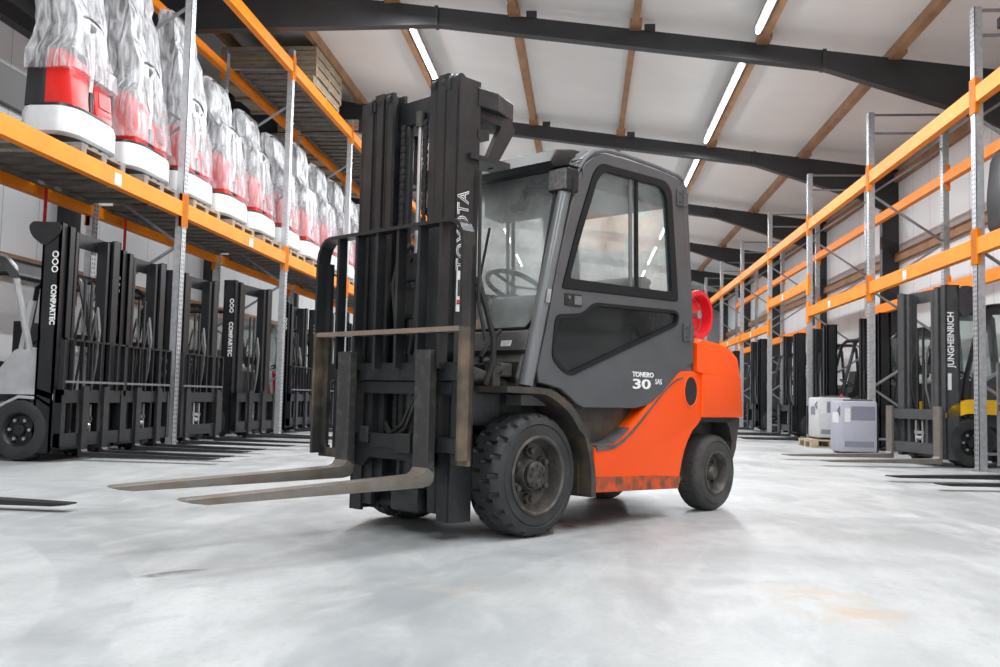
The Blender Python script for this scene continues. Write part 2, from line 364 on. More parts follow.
def panel(name, outer, holes, axis, pos, thick, m, parent, bev=0):
    """flat plate with holes; outline in (x,z) for axis 1, (y,z) for axis 0, (x,y) for axis 2"""
    cu = bpy.data.curves.new('c', 'CURVE'); cu.dimensions = '2D'; cu.fill_mode = 'BOTH'; cu.extrude = thick / 2 - bev; cu.bevel_depth = bev; cu.bevel_resolution = 1
    for pl in [outer] + list(holes):
        sp = cu.splines.new('POLY'); sp.points.add(len(pl) - 1)
        for q, (u, v) in zip(sp.points, pl): q.co = (u, v, 0, 1)
        sp.use_cyclic_u = True
    if bev: cu.offset = -bev
    t = bpy.data.objects.new('c', cu); COL.objects.link(t)
    dg = bpy.context.evaluated_depsgraph_get(); me = bpy.data.meshes.new_from_object(t.evaluated_get(dg))
    bpy.data.objects.remove(t); bpy.data.curves.remove(cu)
    if axis == 1: mm = Matrix(((1, 0, 0, 0), (0, 0, -1, pos), (0, 1, 0, 0), (0, 0, 0, 1)))
    elif axis == 0: mm = Matrix(((0, 0, 1, pos), (1, 0, 0, 0), (0, 1, 0, 0), (0, 0, 0, 1)))
    else: mm = Matrix.Translation((0, 0, pos))
    me.transform(mm); me.name = name; me.materials.clear(); me.materials.append(m)
    o = bpy.data.objects.new(name, me); COL.objects.link(o)
    if parent is not None: o.parent = parent
    return o
def text(name, body, size, origin, xa, ya, m, parent, outline=0, stretch=1, space=1, depth=.002, align='LEFT', shear=0, heavy=0):
    cu = bpy.data.curves.new('t', 'FONT'); cu.body = body; cu.size = size; cu.align_x = align; cu.space_character = space; cu.shear = shear; cu.resolution_u = 3
    if outline: cu.fill_mode = 'NONE'; cu.bevel_depth = outline; cu.bevel_resolution = 0
    else: cu.extrude = depth; cu.offset = heavy
    t = bpy.data.objects.new('t', cu); COL.objects.link(t)
    dg = bpy.context.evaluated_depsgraph_get(); me = bpy.data.meshes.new_from_object(t.evaluated_get(dg))
    bpy.data.objects.remove(t); bpy.data.curves.remove(cu)
    X, Y = Vector(xa), Vector(ya); Z = X.cross(Y)
    mm = Matrix((X * stretch, Y, Z)).transposed().to_4x4(); mm.translation = Vector(origin)
    me.transform(mm); me.name = name; me.materials.clear(); me.materials.append(m)
    o = bpy.data.objects.new(name, me); COL.objects.link(o)
    if parent is not None: o.parent = parent
    return o
def struct(name, mb, m, smooth=False):
    return tag(mb.build(name, m, None, smooth), kind='structure')
def arc(cx, cz, r, a0, a1, n=12): return [(cx + r * math.cos(a0 + (a1 - a0) * k / n), cz + r * math.sin(a0 + (a1 - a0) * k / n)) for k in range(n + 1)]

# ------------------------------------------------------------------ the hall
Y0, Y1, XW0, XW1 = -6.0, 50.0, -9.3, 7.12
struct('floor', MB().bb(XW0 - .3, XW1 + .3, Y0, Y1, -.2, 0), M['floor'])
z0, z1 = ROOF(XW0 - .3) + .2, ROOF(XW1 + .3) + .2
struct('ceiling', MB().prism([(XW0 - .3, z0), (XW1 + .3, z1), (XW1 + .3, z1 + .15), (XW0 - .3, z0 + .15)], 1, Y0, Y1), M['ceiling'])
struct('wall_left', MB().bb(XW0 - .2, XW0, Y0, Y1, 0, ROOF(XW0) + .3), M['wall'])
struct('wall_right', MB().bb(XW1, XW1 + .2, Y0, Y1, 0, ROOF(XW1) + .3), M['wall'])
struct('wall_back', MB().prism([(XW0, 0), (XW1, 0), (XW1, ROOF(XW1) + .2), (XW0, ROOF(XW0) + .2)], 1, Y1, Y1 + .2), M['wall'])
tn = 0
def trim(mb, m):
    global tn
    tn += 1; return struct('trim_%d' % tn, mb, m)
# steel portal frames: tapered haunches at both eaves, columns down the walls
for y in FRAMES:
    r = ROOF
    xs = XW0; xl = -2.64; xr = 3.86; xe = XW1
    pts = [(xs, r(xs)), (xe, r(xe)), (xe, 0), (6.75, 0), (6.75, 5.3), (6.2, 5.57), (xr, r(xr) - .30), (xl, r(xl) - .31), (-6.4, 7.14), (-8.6, 7.10), (-8.95, 6.6), (-8.95, 0), (xs, 0)]
    mb = MB().prism(pts, 1, y - .05, y + .05)
    # flanges along the lower edge
    for (a, b) in ((pts[5], pts[6]), (pts[6], pts[7]), (pts[7], pts[8]), (pts[8], pts[9]), (pts[3], pts[4]), (pts[10], pts[11])):
        mb.bar((a[0], y, a[1]), (b[0], y, b[1]), .19, .03, (0, 0, 1) if abs(a[0] - b[0]) > .1 else (1, 0, 0))
    mb.bb(xr - .03, xr + .03, y - .12, y + .12, r(xr) - .32, r(xr)); mb.bb(xl - .03, xl + .03, y - .12, y + .12, r(xl) - .34, r(xl))
    for bx in (-1.0, 1.0, ): mb.bb(bx - .09, bx + .09, y - .1, y - .05, r(bx) - .02, r(bx) + .1)
    trim(mb, M['rafter'])
for x in (-7.65, -5.55, -3.45, -1.3, .76, 2.87, 5.0, 6.95):
    mb = MB(); zc = ROOF(x) + .10
    mb.box((x, (Y0 + Y1) / 2, zc), (.12, Y1 - Y0, .2), (('Y'), math.atan(.128)))
    for y in FRAMES: mb.bb(x - .10, x + .10, y - .35, y + .35, zc - .125, zc - .03)
    trim(mb, M['purlin'])
for z in (6.02, 4.17):
    trim(MB().bb(XW1 - .10, XW1, Y0, Y1, z - .10, z + .10), M['purlin'])
trim(MB().bb(XW0, XW0 + .12, Y0, Y1, 2.55, 2.9), M['purlin'])
trim(MB().bb(XW0, XW0 + .2, Y0, Y1, 6.55, 7.6), M['rafter'])
trim(MB().bb(XW0, XW0 + .12, Y0, Y1, 5.25, 5.85), mat('grey_rail', (.22, .225, .23), .5))
# LED tube fittings under the purlins (each carries its own lamp)
tube_em = emis('led_tube', (1, 1, 1), 9)
for (x, y) in LAMPS:
    k = round((y - .5 - 2.65 - 15.6) / 6.39)
    lab = '%s LED tube light under the roof, bay %s' % ('left-hand' if x < 0 else 'right-hand', ['nearest the camera', 'second', 'just past the camera side rafter', 'behind the big front rafter', 'behind the second rafter', 'behind the third rafter', 'behind the fourth rafter', 'at the far end'][k + 3])
    t = thing('ceiling_light', lab, 'light', (x, y, ROOF(x) - .02), 0, 'LED tube lights under the roof')
    t.rotation_euler = (0, math.atan(.128), 0)
    MB().bb(-.07, .07, -2.5, 2.5, -.07, 0).bb(-.02, .02, -2.4, -2.3, 0, .05).bb(-.02, .02, 2.3, 2.4, 0, .05).build('housing', M['brace'], t)
    MB().cyl((0, -2.45, -.105), (0, 2.45, -.105), .036, n=10).build('tube', tube_em, t, True)

# ------------------------------------------------------------------ pallet racks
P_ = 4.483
def rack(name, label, xf, xr, ystart, nb, post_h, levels, skip=()):
    t = thing(name, label, 'rack', (0, 0, 0)); sx = 1 if xf > xr else -1
    t.location = (xf, ystart, 0)
    dx = xr - xf
    post = MB()
    post.bb(-.05, .05, -.065, -.052, 0, post_h).bb(-.05, .05, .052, .065, 0, post_h).bb(-.052 if sx < 0 else .040, -.040 if sx < 0 else .052, -.065, .065, 0, post_h).bb(-.045, .045, -.05, .05, .01, post_h - .01)
    post.bb(-.09, .09, -.10, .10, 0, .012)
    pm = post.mesh('upright_post', M['post'])
    for k in range(nb + 1):
        for x in (0, dx):
            o = bpy.data.objects.new('upright_post', pm); COL.objects.link(o); o.parent = t; o.location = (x, k * P_, 0)
        y = k * P_
        def br_(p, q, w_=.035, h_=.035): MB().bar(p, q, w_, h_).build('frame_brace', M['brace'], t)
        top = post_h - .03
        for z in (top, top - .33): br_((0, y, z), (dx, y, z))
        zs = .25; s = 0
        while zs + 1.0 < top - .33:
            a, b = ((0, dx) if s % 2 else (dx, 0))
            br_((a, y, zs), (b, y, zs + .85)); zs += .85; s += 1
        br_((0, y, .22), (dx, y, .22))
    bl = P_ - .13; me = MB()
    # box beam with a stepped ledge on its inner side
    ix0, ix1 = (-.055, .055)
    if sx > 0: prof = [(.055, -.105), (.055, .10), (.0, .10), (.0, .05), (-.055, .05), (-.055, -.105)]
    else: prof = [(-.055, -.105), (-.055, .10), (.0, .10), (.0, .05), (.055, .05), (.055, -.105)]
    mb = MB().prism(prof, 1, -bl / 2, bl / 2, .008); mf = mb.mesh('beam', M['beam'])
    mb = MB().prism([(-x, z) for x, z in prof], 1, -bl / 2, bl / 2, .008); mr = mb.mesh('beam', M['beam'])
    def conn(s):
        return MB().bb(s * .045, s * .062, -.09, .09, -.24, .22).bb(s * .0, s * .05, -.075, -.066, -.24, .22).bb(0, s * .05, .066, .075, -.24, .22).mesh('beam_connector', M['beam'])
    cf, cr = conn(sx), conn(-sx)
    tg = MB().bb(sx * .056, sx * .060, -.08, .08, -.09, .05).mesh('beam_label', M['tag'])
    for k in range(nb):
        for li, z in enumerate(levels(k)):
            for (x, mm, cc) in ((sx * .0, mf, cf), (dx, mr, cr)):
                o = bpy.data.objects.new('beam', mm); COL.objects.link(o); o.parent = t; o.location = (x, (k + .5) * P_, z)
                for e in (-1, 1):
                    c = bpy.data.objects.new('beam_connector', cc); COL.objects.link(c); c.parent = o; c.location = (0, e * (P_ / 2 - (.0 if (k + e) % 2 else .0)), 0)
                if li == 0 and x == 0:
                    g = bpy.data.objects.new('beam_label', tg); COL.objects.link(g); g.parent = o; g.location = (0, .35, 0)
    return t
YL = 12.407 - P_ * 2; YRr = 12.287 - P_ * 2
rack('pallet_rack', 'orange and grey pallet rack along the left wall carrying wrapped cleaning machines', -5.612, -6.9, YL, 9, 7.25, lambda k: [3.28, 6.92])
def rl(k): return [3.46, 4.79] if k == 4 else [2.84, 4.79]
rack('pallet_rack', 'orange and grey pallet rack along the right wall with empty upper beams', 4.966, 6.22, YRr, 8, 5.95, rl)

# wooden decks on the left rack beams: loose boards laid across, one deck per bay and level
for k in range(9):
    for lv, z in (('lower', 3.35), ('upper', 6.99)):
        if k < 1 or (lv == 'upper' and k < 3): continue
        yc = YL + (k + .5) * P_
        t = thing('board_deck', 'timber board deck on the %s left rack beams, bay %s' % (lv, ['', 'at the left edge', 'with the first upright', 'behind the first upright', 'behind the second upright', 'beside the mast', 'behind the mast', 'far behind the mast', 'at the far end'][k]), 'deck', (-6.256, yc, z), 0, 'board decks on the left rack')
        me = MB().bb(-.62, .62, -.11, .11, -.02, .02).mesh('deck_board', M['deck'])
        n = 12
        for i in range(n):
            o = bpy.data.objects.new('deck_board', me); COL.objects.link(o); o.parent = t
            o.location = (random.uniform(-.01, .01), -P_ / 2 + .30 + i * (P_ - .6) / (n - 1), 0)
        MB().bar((-.5, -P_ / 2 + .3, -.045), (-.5, P_ / 2 - .3, -.045), .06, .05).bar((.45, -P_ / 2 + .3, -.045), (.45, P_ / 2 - .3, -.045), .06, .05).build('support_batten', M['deck'], t)

# ------------------------------------------------------------------ pallets
def pallet_tree(label, L=1.2, W=.9, m='pallet', group=None):
    t = thing('wooden_pallet', label, 'pallet', (0, 0, 0), 0, group)
    mb = MB()
    for i in range(5): mb.bb(-L / 2, L / 2, -W / 2 + i * (W - .14) / 4, -W / 2 + .14 + i * (W - .14) / 4, .122, .144)
    for x in (-L / 2 + .07, 0, L / 2 - .07): mb.bb(x - .07, x + .07, -W / 2, W / 2, .10, .122)
    mb.build('top_deck', M[m], t)
    bm_ = MB().bb(-.07, .07, -.055, .055, .022, .10).mesh('block', M[m])
    for x in (-L / 2 + .07, 0, L / 2 - .07):
        for y in (-W / 2 + .055, 0, W / 2 - .055):
            o = bpy.data.objects.new('block', bm_); COL.objects.link(o); o.parent = t; o.location = (x, y, 0)
    me = MB().bb(-L / 2, L / 2, -.05, .05, 0, .022).mesh('bottom_board', M[m])
    for y in (-W / 2 + .055, 0, W / 2 - .055):
        o = bpy.data.objects.new('bottom_board', me); COL.objects.link(o); o.parent = t; o.location = (0, y, 0)
    return t

# ------------------------------------------------------------------ wrapped floor machines on the left rack
def rr_ring(x0, x1, y0, y1, r, z, n=6, jig=0, rnd=None):
    pts = []
    for (cx, cy, a) in ((x1 - r, y1 - r, 0), (x0 + r, y1 - r, PI / 2), (x0 + r, y0 + r, PI), (x1 - r, y0 + r, 3 * PI / 2)):
        for k in range(n + 1):
            b = a + PI / 2 * k / n; pts.append(Vector((cx + r * math.cos(b), cy + r * math.sin(b), z)))
    # subdivide the straight runs
    out = []
    for i, p in enumerate(pts):
        q = pts[(i + 1) % len(pts)]; out.append(p)
        if i % (n + 1) == n:
            for j in (1, 2, 3, 4): out.append(p.lerp(q, j / 5))
    if jig:
        out = [p + Vector((rnd.uniform(-jig, jig), rnd.uniform(-jig, jig), rnd.uniform(-jig, jig) * .5)) for p in out]
    return out
def wrap(h, seed, low=.60):
    rnd = random.Random(seed); mb = MB(); rings = []
    spec = [(low, -.50, .52, -.52, .52), (low + .2, -.51, .50, -.51, .51), (1.10, -.50, .42, -.49, .49), (1.28, -.50, .38, -.38, .38), (1.44, -.50, .37, -.34, .34),
            (1.56, -.50, .36, -.32, .32), (1.66, -.49, .16, -.32, .33), (1.80, -.5, .02, -.35, .36), (h - .55, -.5, .02, -.37, .37), (h - .32, -.50, .02, -.38, .38), (h - .16, -.50, .0, -.37, .36), (h - .04, -.46, -.06, -.32, .30), (h, -.38, -.16, -.22, .20)]
    if h > 2.7: spec[5:8] = [(1.60, -.5, .34, -.37, .38), (1.9, -.5, .22, -.42, .40), (2.2, -.5, .16, -.42, .41)]
    spec2 = []
    for a, b in zip(spec[:-1], spec[1:]):
        spec2.append(a); spec2.append(tuple((p + q) / 2 for p, q in zip(a, b)))
    spec2.append(spec[-1])
    ph = [rnd.uniform(0, 6) for _ in range(4)]
    for (z, x0, x1, y0, y1) in spec2:
        r = rr_ring(x0, x1, y0, y1, .045, z, 2, .009, rnd); o = []
        tilt = .30 * max(0, min(1, (z - h + .5) / .3))
        for i, p in enumerate(r):
            th = 2 * PI * i / len(r); k = .012 * math.sin(th * 7 + ph[0] + z * 1.5) + .008 * math.sin(th * 13 + ph[1] - z * 3) + .012 * math.sin(z * 9 + ph[2] + 2 * th)
            c = Vector(((x0 + x1) / 2, 0, z)); d = (p - c); d.z = 0
            q_ = p + d.normalized() * k; q_.z -= (p.x - x0) * tilt; o.append(q_)
        rings.append(o)
    mb.loft(rings)
    return mb
def machine(label, h, seed):
    t = thing('floor_scrubber', label, 'cleaning machine', (0, 0, 0), 0, 'wrapped floor scrubbers on the left rack')
    def R(z, e, r=.32): return rr_ring(-.56 - e, .58 + e, -.60 - e, .60 + e, r, z, 6)
    MB().loft([R(.0, -.12), R(.04, -.09), R(.10, -.06)]).build('underbody', M['mblack'], t, True)
    MB().loft([R(.08, -.03), R(.11, 0), R(.34, 0), R(.40, -.02), R(.41, -.05)]).build('splash_skirt', M['skirt'], t, True)
    MB().loft([R(.40, -.06), R(.45, -.065), R(.46, -.10)]).build('skirt_rim', M['mblack'], t, True)
    # red recovery tank with two front shoulders and a slot for the tiller
    mb = MB()
    prof = [(-.10, .44), (.46, .44), (.40, .80), (.30, 1.04), (.18, 1.10), (-.10, 1.10)]
    mb.prism(prof, 1, -.46, -.08, .03).prism([(x, z if z < 1 else z - .18) for x, z in prof], 1, .08, .46, .03)
    mb.prism([(x * .8, z) for x, z in prof], 1, -.08, .08)
    mb.build('red_body', M['mred'], t, True)
    MB().prism([(.452, .60), (.405, .80), (.388, .80), (.435, .60)], 1, .14, .40).prism([(.452, .52), (.445, .56), (.438, .56), (.445, .52)], 1, .12, .44).build('body_groove', M['groove'], t)
    mb = MB().prism([(-.50, .44), (-.08, .44), (-.08, 1.08), (-.20, 1.14), (-.46, 1.12)], 1, -.46, .46, .03)
    mb.build('black_tank', M['mblack'], t, True)
    MB().bb(-.44, -.06, -.31, .31, 1.10, h - .10, .04).build('battery_box', M['mblack'], t)
    # tiller and loop handle
    MB().tube([(.34, 0, .50), (.40, 0, 1.0), (.34, 0, 1.42)], .035).build('tiller_sleeve', M['tag'], t, True)
    MB().tube([(.40, .0, .46), (.40, 0, .72)], .045).build('tiller_foot', M['gloss_black'], t, True)
    hd = MB().bb(.20, .37, -.08, .08, 1.41, 1.54, .02)
    loop = [(.34, 0 + .25 * math.cos(a), 1.50 + .10 * math.sin(a)) for a in [2 * PI * k / 18 for k in range(18)]]
    hd.tube(loop, .02, 8, True); hd.build('handle', M['mblack'], t, True)
    wrap(h, seed, .86 if seed == 3 else .50).build('plastic_cover', M['film'], t, True)
    t.scale = (.60, 1, 1)
    return t
ordn = ['first', 'second', 'third', 'fourth', 'fifth', 'sixth', 'seventh', 'eighth', 'ninth', 'tenth', 'eleventh', 'twelfth']
heights = [2.75, 2.95, 2.95, 2.45, 2.35, 2.35, 2.6, 2.5, 2.5, 2.4, 2.5, 2.4]
protoP = pallet_tree('x', 1.2, 1.0, 'pallet_grey'); protoP2 = pallet_tree('x', 1.2, 1.0, 'pallet')
for i in range(12):
    y = 10.3 + 1.5 * i + (.0 if i < 4 else -.06)
    m_ = machine('red and white floor scrubber wrapped in clear plastic, %s from the left' % ordn[i], heights[i], i + 3)
    m_.location = (-6.06, y, 3.37 + .144); m_.rotation_euler = (0, 0, 0)
    p = copy_tree(protoP if i < 2 else protoP2); p.location = (-6.22, y + .0, 3.372)
    tag(p, '%s wooden pallet under the %s wrapped floor scrubber from the left' % ('weathered grey' if i < 2 else 'light', ordn[i]), 'pallet', 'pallets under the scrubbers')
for q in (protoP, protoP2):
    for ch in [k for k in bpy.data.objects if k.parent == q]: bpy.data.objects.remove(ch)
    bpy.data.objects.remove(q)
# stacks of timber crates on the top level, left
crate0 = None
def crate(label):
    t = thing('timber_crate', label, 'crate', (0, 0, 0), 0, 'timber crates on the top of the left rack')
    mb = MB(); L, W, H = 2.0, 2.0, .203
    mb.bb(-L / 2, L / 2, -W / 2, W / 2, H - .03, H)
    mb.build('lid', M['crate'], t)
    mb = MB()
    for x in (-L / 2 + .03, L / 2 - .03):
        mb.bb(x - .02, x + .02, -W / 2, W / 2, .06, .11).bb(x - .02, x + .02, -W / 2, W / 2, .125, H - .03)
    for y in (-W / 2 + .03, W / 2 - .03):
        mb.bb(-L / 2, L / 2, y - .02, y + .02, .06, .11).bb(-L / 2, L / 2, y - .02, y + .02, .125, H - .03)
    mb.bb(-L / 2 + .05, L / 2 - .05, -W / 2 + .05, W / 2 - .05, .06, H - .04)
    mb.build('side_boards', M['crate'], t)
    me = MB().bb(-L / 2, L / 2, -.06, .06, 0, .06).mesh('runner', M['pallet'])
    for y in (-W / 2 + .07, 0, W / 2 - .07):
        o = bpy.data.objects.new('runner', me); COL.objects.link(o); o.parent = t; o.location = (0, y, 0)
    return t
crate0 = None
lvl = ['bottom', 'second', 'third', 'top']
for si, (sy, n, where) in enumerate(((19.15, 4, 'nearest left of the truck mast'), (22.9, 2, 'partly behind the truck mast'), (25.2, 3, 'behind the truck mast'), (27.6, 2, 'far behind the truck mast'))):
    for k in range(n):
        c = crate('x') if crate0 is None else copy_tree(crate0)
        crate0 = crate0 or c
        c.location = (-6.55 + random.uniform(-.03, .03), sy + random.uniform(-.04, .04), 7.012 + k * .2035)
        tag(c, 'flat timber crate, %s of the stack %s, top rack level' % (lvl[k] if k < n - 1 else 'topmost', where), 'crate', 'timber crates on the top of the left rack')

# ------------------------------------------------------------------ generic lift trucks (background)
def wheel_bg(mb_name, c, r, w, side, parent, bolts=True, rimm='black'):
    """side=+1: outer face towards +y"""
    s = side
    tm = MB()
    prof = [(r * .55, 0), (r * .80, s * .01), (r * .93, 0), (r, -s * .03), (r, -s * (w - .03)), (r * .93, -s * w), (r * .55, -s * w)]
    def lug(a, rr, y):
        if rr < r * .97: return 0
        return -.02 if ((a * 20 / (2 * PI)) + (.5 if abs(y) > w / 2 else 0)) % 1 < .3 else 0
    tm.lathe(prof, c, 80, lug)
    ty = tm.build('wheel', M['rubber'], parent, True)
    rm = MB().lathe([(r * .55, -s * .005), (r * .50, -s * .02), (r * .44, -s * .07), (r * .2, -s * .06), (r * .16, -s * .02), (0.001, -s * .02)], c, 32)
    rm.build('rim', M[rimm], ty, True)
    if bolts:
        for k in range(6):
            a = 2 * PI * k / 6; p = (c[0] + r * .33 * math.cos(a), c[1] - s * .05, c[2] + r * .33 * math.sin(a))
            MB().cyl(p, (p[0], p[1] + s * .03, p[2]), .018, n=6).build('wheel_nut', M['steel'], ty)
    return ty
def bg_truck(label, loc, yaw, w=1.28, mh=2.62, mast='bgmast', body='dbody', guard='bgmast', accent=None, rest=True, forks=True, fl=1.5, fs=.25, fz=.05,
             sidetxt=None, side=-1, plate=False, rings=False, fkm='bfork', cabglass=False, wr=.30, text_size=.13, curve_plate=False, rest_h=1.30, rear_axle=-1.95, fork_thick=.04, fwid=.06, stretch=.95, roofplate=False, sticker=False):
    kk = .62 if side > 0 else 1.0
    def L(pl): return [((x if x > -1 else -1 + (x + 1) * kk), z) for x, z in pl]
    rear_axle = L([(rear_axle, 0)])[0][0]
    t = thing('forklift_truck', label, 'forklift', loc, yaw, None)
    m = M[mast]; hw = w / 2
    # mast: two outer and two inner channels, cross ties
    mo = MB(); xm0, xm1 = -.34, -.14
    for s in (-1, 1):
        y0, y1 = s * (hw - .11), s * (hw - .0)
        mo.bb(xm0, xm1, s * (hw - .02), s * hw, .10, mh)                       # web
        mo.bb(xm1 - .025, xm1, y0, y1, .10, mh).bb(xm0, xm0 + .025, y0, y1, .10, mh)  # flanges
        mo.bb(xm0 + .04, xm1 + .02, s * (hw - .16), s * (hw - .13), .14, mh - .02).bb(xm1, xm1 + .03, s * (hw - .22), s * (hw - .13), .14, mh - .02)
        mo.bb(xm0 + .06, xm1 + .01, s * (hw - .28), s * (hw - .25), .20, mh - .05).bb(xm1 - .03, xm1 + .01, s * (hw - .33), s * (hw - .25), .20, mh - .05)
    mo.bb(xm0, xm0 + .04, -hw, hw, mh - .16, mh).bb(xm0, xm0 + .04, -hw, hw, .10, .28).bb(xm0, xm0 + .03, -hw, hw, 1.25, 1.38)
    mo.build('mast', m, t)
    if plate:
        MB().prism(rpoly([(xm1, mh), (xm1, mh - .12), (xm0 + .02, mh - .26), (xm0 - .13, mh - .14), (xm0 - .16, mh - .04), (xm0 - .12, mh + .01)], .06), 1, side * hw - side * .02, side * hw + side * .012).build('mast_top_plate', m, t)
    if curve_plate:
        MB().prism(rpoly([(xm0, mh - .02), (xm0, mh - .38), (xm0 - .10, mh - .44), (xm0 - .34, mh - .18), (xm0 - .36, mh - .05), (xm0 - .1, mh)], .08), 1, side * hw - side * .03, side * hw + side * .0).build('mast_top_plate', M['dbody'], t)
    # lift cylinders, chains and hoses
    for s in (-1, 1): MB().cyl((xm0 + .08, s * (hw - .145), .2), (xm0 + .08, s * (hw - .145), mh - .2), .022, n=8).build('lift_cylinder', M['greymast'], t, True)
    for y in (-.09, .05): MB().bb(xm1 - .02, xm1 + .0, y - .018, y + .018, .5, mh - .55).build('chain', M['chain'], t)
    for y, q in ((.14, 0), (.19, .08), (-.16, .04)):
        MB().tube([(xm1 - .04, y, .75), (xm1 + .02, y - .03, 1.05), (xm1 + .03, y, 1.35 + q), (xm1 - .02, y + .03, 1.62 + q), (xm1 - .08, y + .02, 1.3)], .014, 6).build('hose', M['hose'] if y < .15 else M['greymast'], t, True)
    # carriage
    ca = MB(); cw = hw + .02
    ca.bb(-.10, -.03, -cw, cw, .62, .76).bb(-.10, -.03, -cw, cw, .16, .30)
    for s in (-1, 1): ca.bb(-.12, -.02, s * (cw - .07), s * cw, .16, .76).bb(-.14, -.09, s * .22 - .03, s * .22 + .03, .2, .75)
    ca.build('carriage', m, t)
    MB().bb(-.15, -.11, -.12, .12, .42, .46).bb(-.15, -.11, -.10, -.06, .2, .6).bb(-.15, -.11, .06, .10, .2, .6).cyl((-.13, -.07, .36), (-.13, .07, .36), .035, n=10).build('side_shift_cylinder', M['steel'], t)
    if rest:
        lb = MB(); z1 = rest_h
        for s in (-1, 1): lb.bb(-.07, -.02, s * (cw - .03), s * cw, .70, z1)
        lb.bb(-.05, -.02, -cw, cw, z1 - .02, z1)
        n = 7
        for k in range(1, n): y = -cw + 2 * cw * k / n; lb.bb(-.055, -.02, y - .012, y + .012, .75, z1)
        lbo = lb.build('load_backrest', m, t)
        MB().bb(-.055, -.012, -cw + .03, cw - .03, .83, .855).build('cross_rail', M['greymast'], lbo)
    if forks:
        for s in (-1, 1):
            f = MB().prism([(0, .80), (-.035, .80), (-.035, fz - .0), (0, fz - .01 if fz > .02 else 0), (fl - .1, fz + .005 - .01), (fl, fz + .005), (fl, fz + .015), (.05, fz + fork_thick), (.012, fz + fork_thick + .01), (0, fz + fork_thick + .03)], 1, s * fs - fwid, s * fs + fwid)
            f.build('fork', M[fkm], t)
    # chassis, counterweight, guard
    B = M[body]; A = M[accent] if accent else B
    bw = hw - .12
    bd = MB().prism(L([(-.45, .25), (-.45, .62), (-.75, .62), (-1.05, .30), (-1.35, .30), (-1.45, .95), (-2.30, 1.02), (-2.42, .90), (-2.42, .35), (-2.2, .30), (-1.9, .60), (-1.6, .25), (-1.5, .22)]), 1, -bw, bw, .02)
    bd.build('chassis', B, t)
    MB().prism(L([(-2.0, .62), (-2.0, 1.03), (-2.34, 1.06), (-2.48, .92), (-2.48, .48), (-2.3, .42), (-2.2, .62)]), 1, -bw - .02, bw + .02, .03).build('counterweight', A, t)
    for s in (-1, 1):
        fn = [(-.16, .60), (-.30, .68), (-.52, .69), (-.74, .58), (-.82, .42)]
        fp_ = fn + [(x, z - .03) for x, z in fn[::-1]]
        if accent == 'ybody': fp_ = rpoly([(-.10, .66), (-.22, .82), (-.45, .90), (-1.25, .90), (-1.25, .74), (-.85, .70), (-.45, .72), (-.22, .64)], .08)
        MB().prism(fp_, 1, s * (hw - .26), s * hw).build('front_fender', A, t)
    MB().prism([(-.36, .60), (-.36, 1.12), (-.46, 1.2), (-.58, 1.12), (-.62, .60)], 1, -bw, bw, .02).build('dash_cowl', A if accent == 'red' else B, t)
    MB().prism([(-1.12, .95), (-1.12, 1.05), (-1.55, 1.07), (-1.62, 1.6), (-1.72, 1.6), (-1.72, .98)], 1, -.24, .24, .03).build('seat', M['seat'], t)
    og = MB()
    gh = min(2.18, mh - .25)
    for s in (-1, 1):
        og.tube([(-.42, s * bw, .62), (-.50, s * bw, 1.2), (-.72, s * bw, gh - .12), (-.82, s * bw, gh - .02), (-.95, s * bw, gh), (L([(-1.75, 0)])[0][0], s * bw, gh), (L([(-1.86, 0)])[0][0], s * bw, gh - .08), (L([(-2.0, 0)])[0][0], s * bw, 1.0)], .036, 8)
    for k in range(6): x = -.9 - k * .16 * kk; og.bar((x, -bw, gh), (x, bw, gh), .03, .03)
    og.build('overhead_guard', M[guard], t, True)
    if roofplate:
        MB().prism(rpoly([(-.62, gh - .22), (-.80, gh - .02), (-1.0, gh + .03), (-1.9, gh + .03), (-1.9, gh - .02), (-1.05, gh - .03), (-.86, gh - .08), (-.70, gh - .26)], .04), 1, -bw - .04, bw + .04).build('roof_plate', M['dbody'], t)
        MB().prism(rpoly([(-.36, .72), (-.38, 1.16), (-.62, 1.18), (-.80, .95), (-.82, .72)], .04), 1, -bw - .05, bw + .05, .005).build('cowl_panel', B, t)
        MB().prism(rpoly([(-.10, .70), (-.30, .76), (-.90, .76), (-1.3, .66), (-1.3, .60), (-.9, .70), (-.3, .70), (-.12, .64)], .03), 1, -hw, hw).build('mudguard', B, t)
        MB().bar((-.66, -bw + .02, .76), (-.50, -bw + .02, 1.7), .06, .05).build('front_stanchion', M['wbody'], t)
    if sticker: MB().bb(xm1 - .075, xm1 - .025, side * hw, side * (hw + .004), 1.02, 1.24).build('load_label', M['label'], t)
    st = MB().tube([(-.55, 0, .95), (-.70, 0, 1.22)], .025); c = Vector((-.71, 0, 1.24)); n_ = Vector((-.5, 0, .87)).normalized(); u = Vector((0, 1, 0)); v = n_.cross(u)
    st.tube([tuple(c + (u * math.cos(a) + v * math.sin(a)) * .17) for a in [2 * PI * k / 20 for k in range(20)]], .014, 6, True)
    st.build('steering_wheel', M['black'], t, True)
    if cabglass:
        g = MB()
        g.bb(-.70, -.69, -bw + .03, bw - .03, 1.15, gh - .12); g.build('windscreen', M['glass'], t)
        for s in (-1, 1): panel('side_window', rpoly(L([(-.60, 1.15), (-.80, gh - .1), (-1.75, gh - .1), (-1.9, 1.15)]), .05), [], 1, s * (bw), .008, M['glass'], t)
        for s in (-1, 1): panel('cab_door', rpoly(L([(-.52, .62), (-.56, 1.1), (-.80, gh - .03), (-1.80, gh - .03), (-1.98, 1.0), (-1.5, .95), (-1.3, .5), (-1.0, .5)]), .05), [rpoly(L([(-.64, 1.2), (-.84, gh - .12), (-1.72, gh - .12), (-1.86, 1.2)]), .08)], 1, s * (bw + .012), .02, B, t)
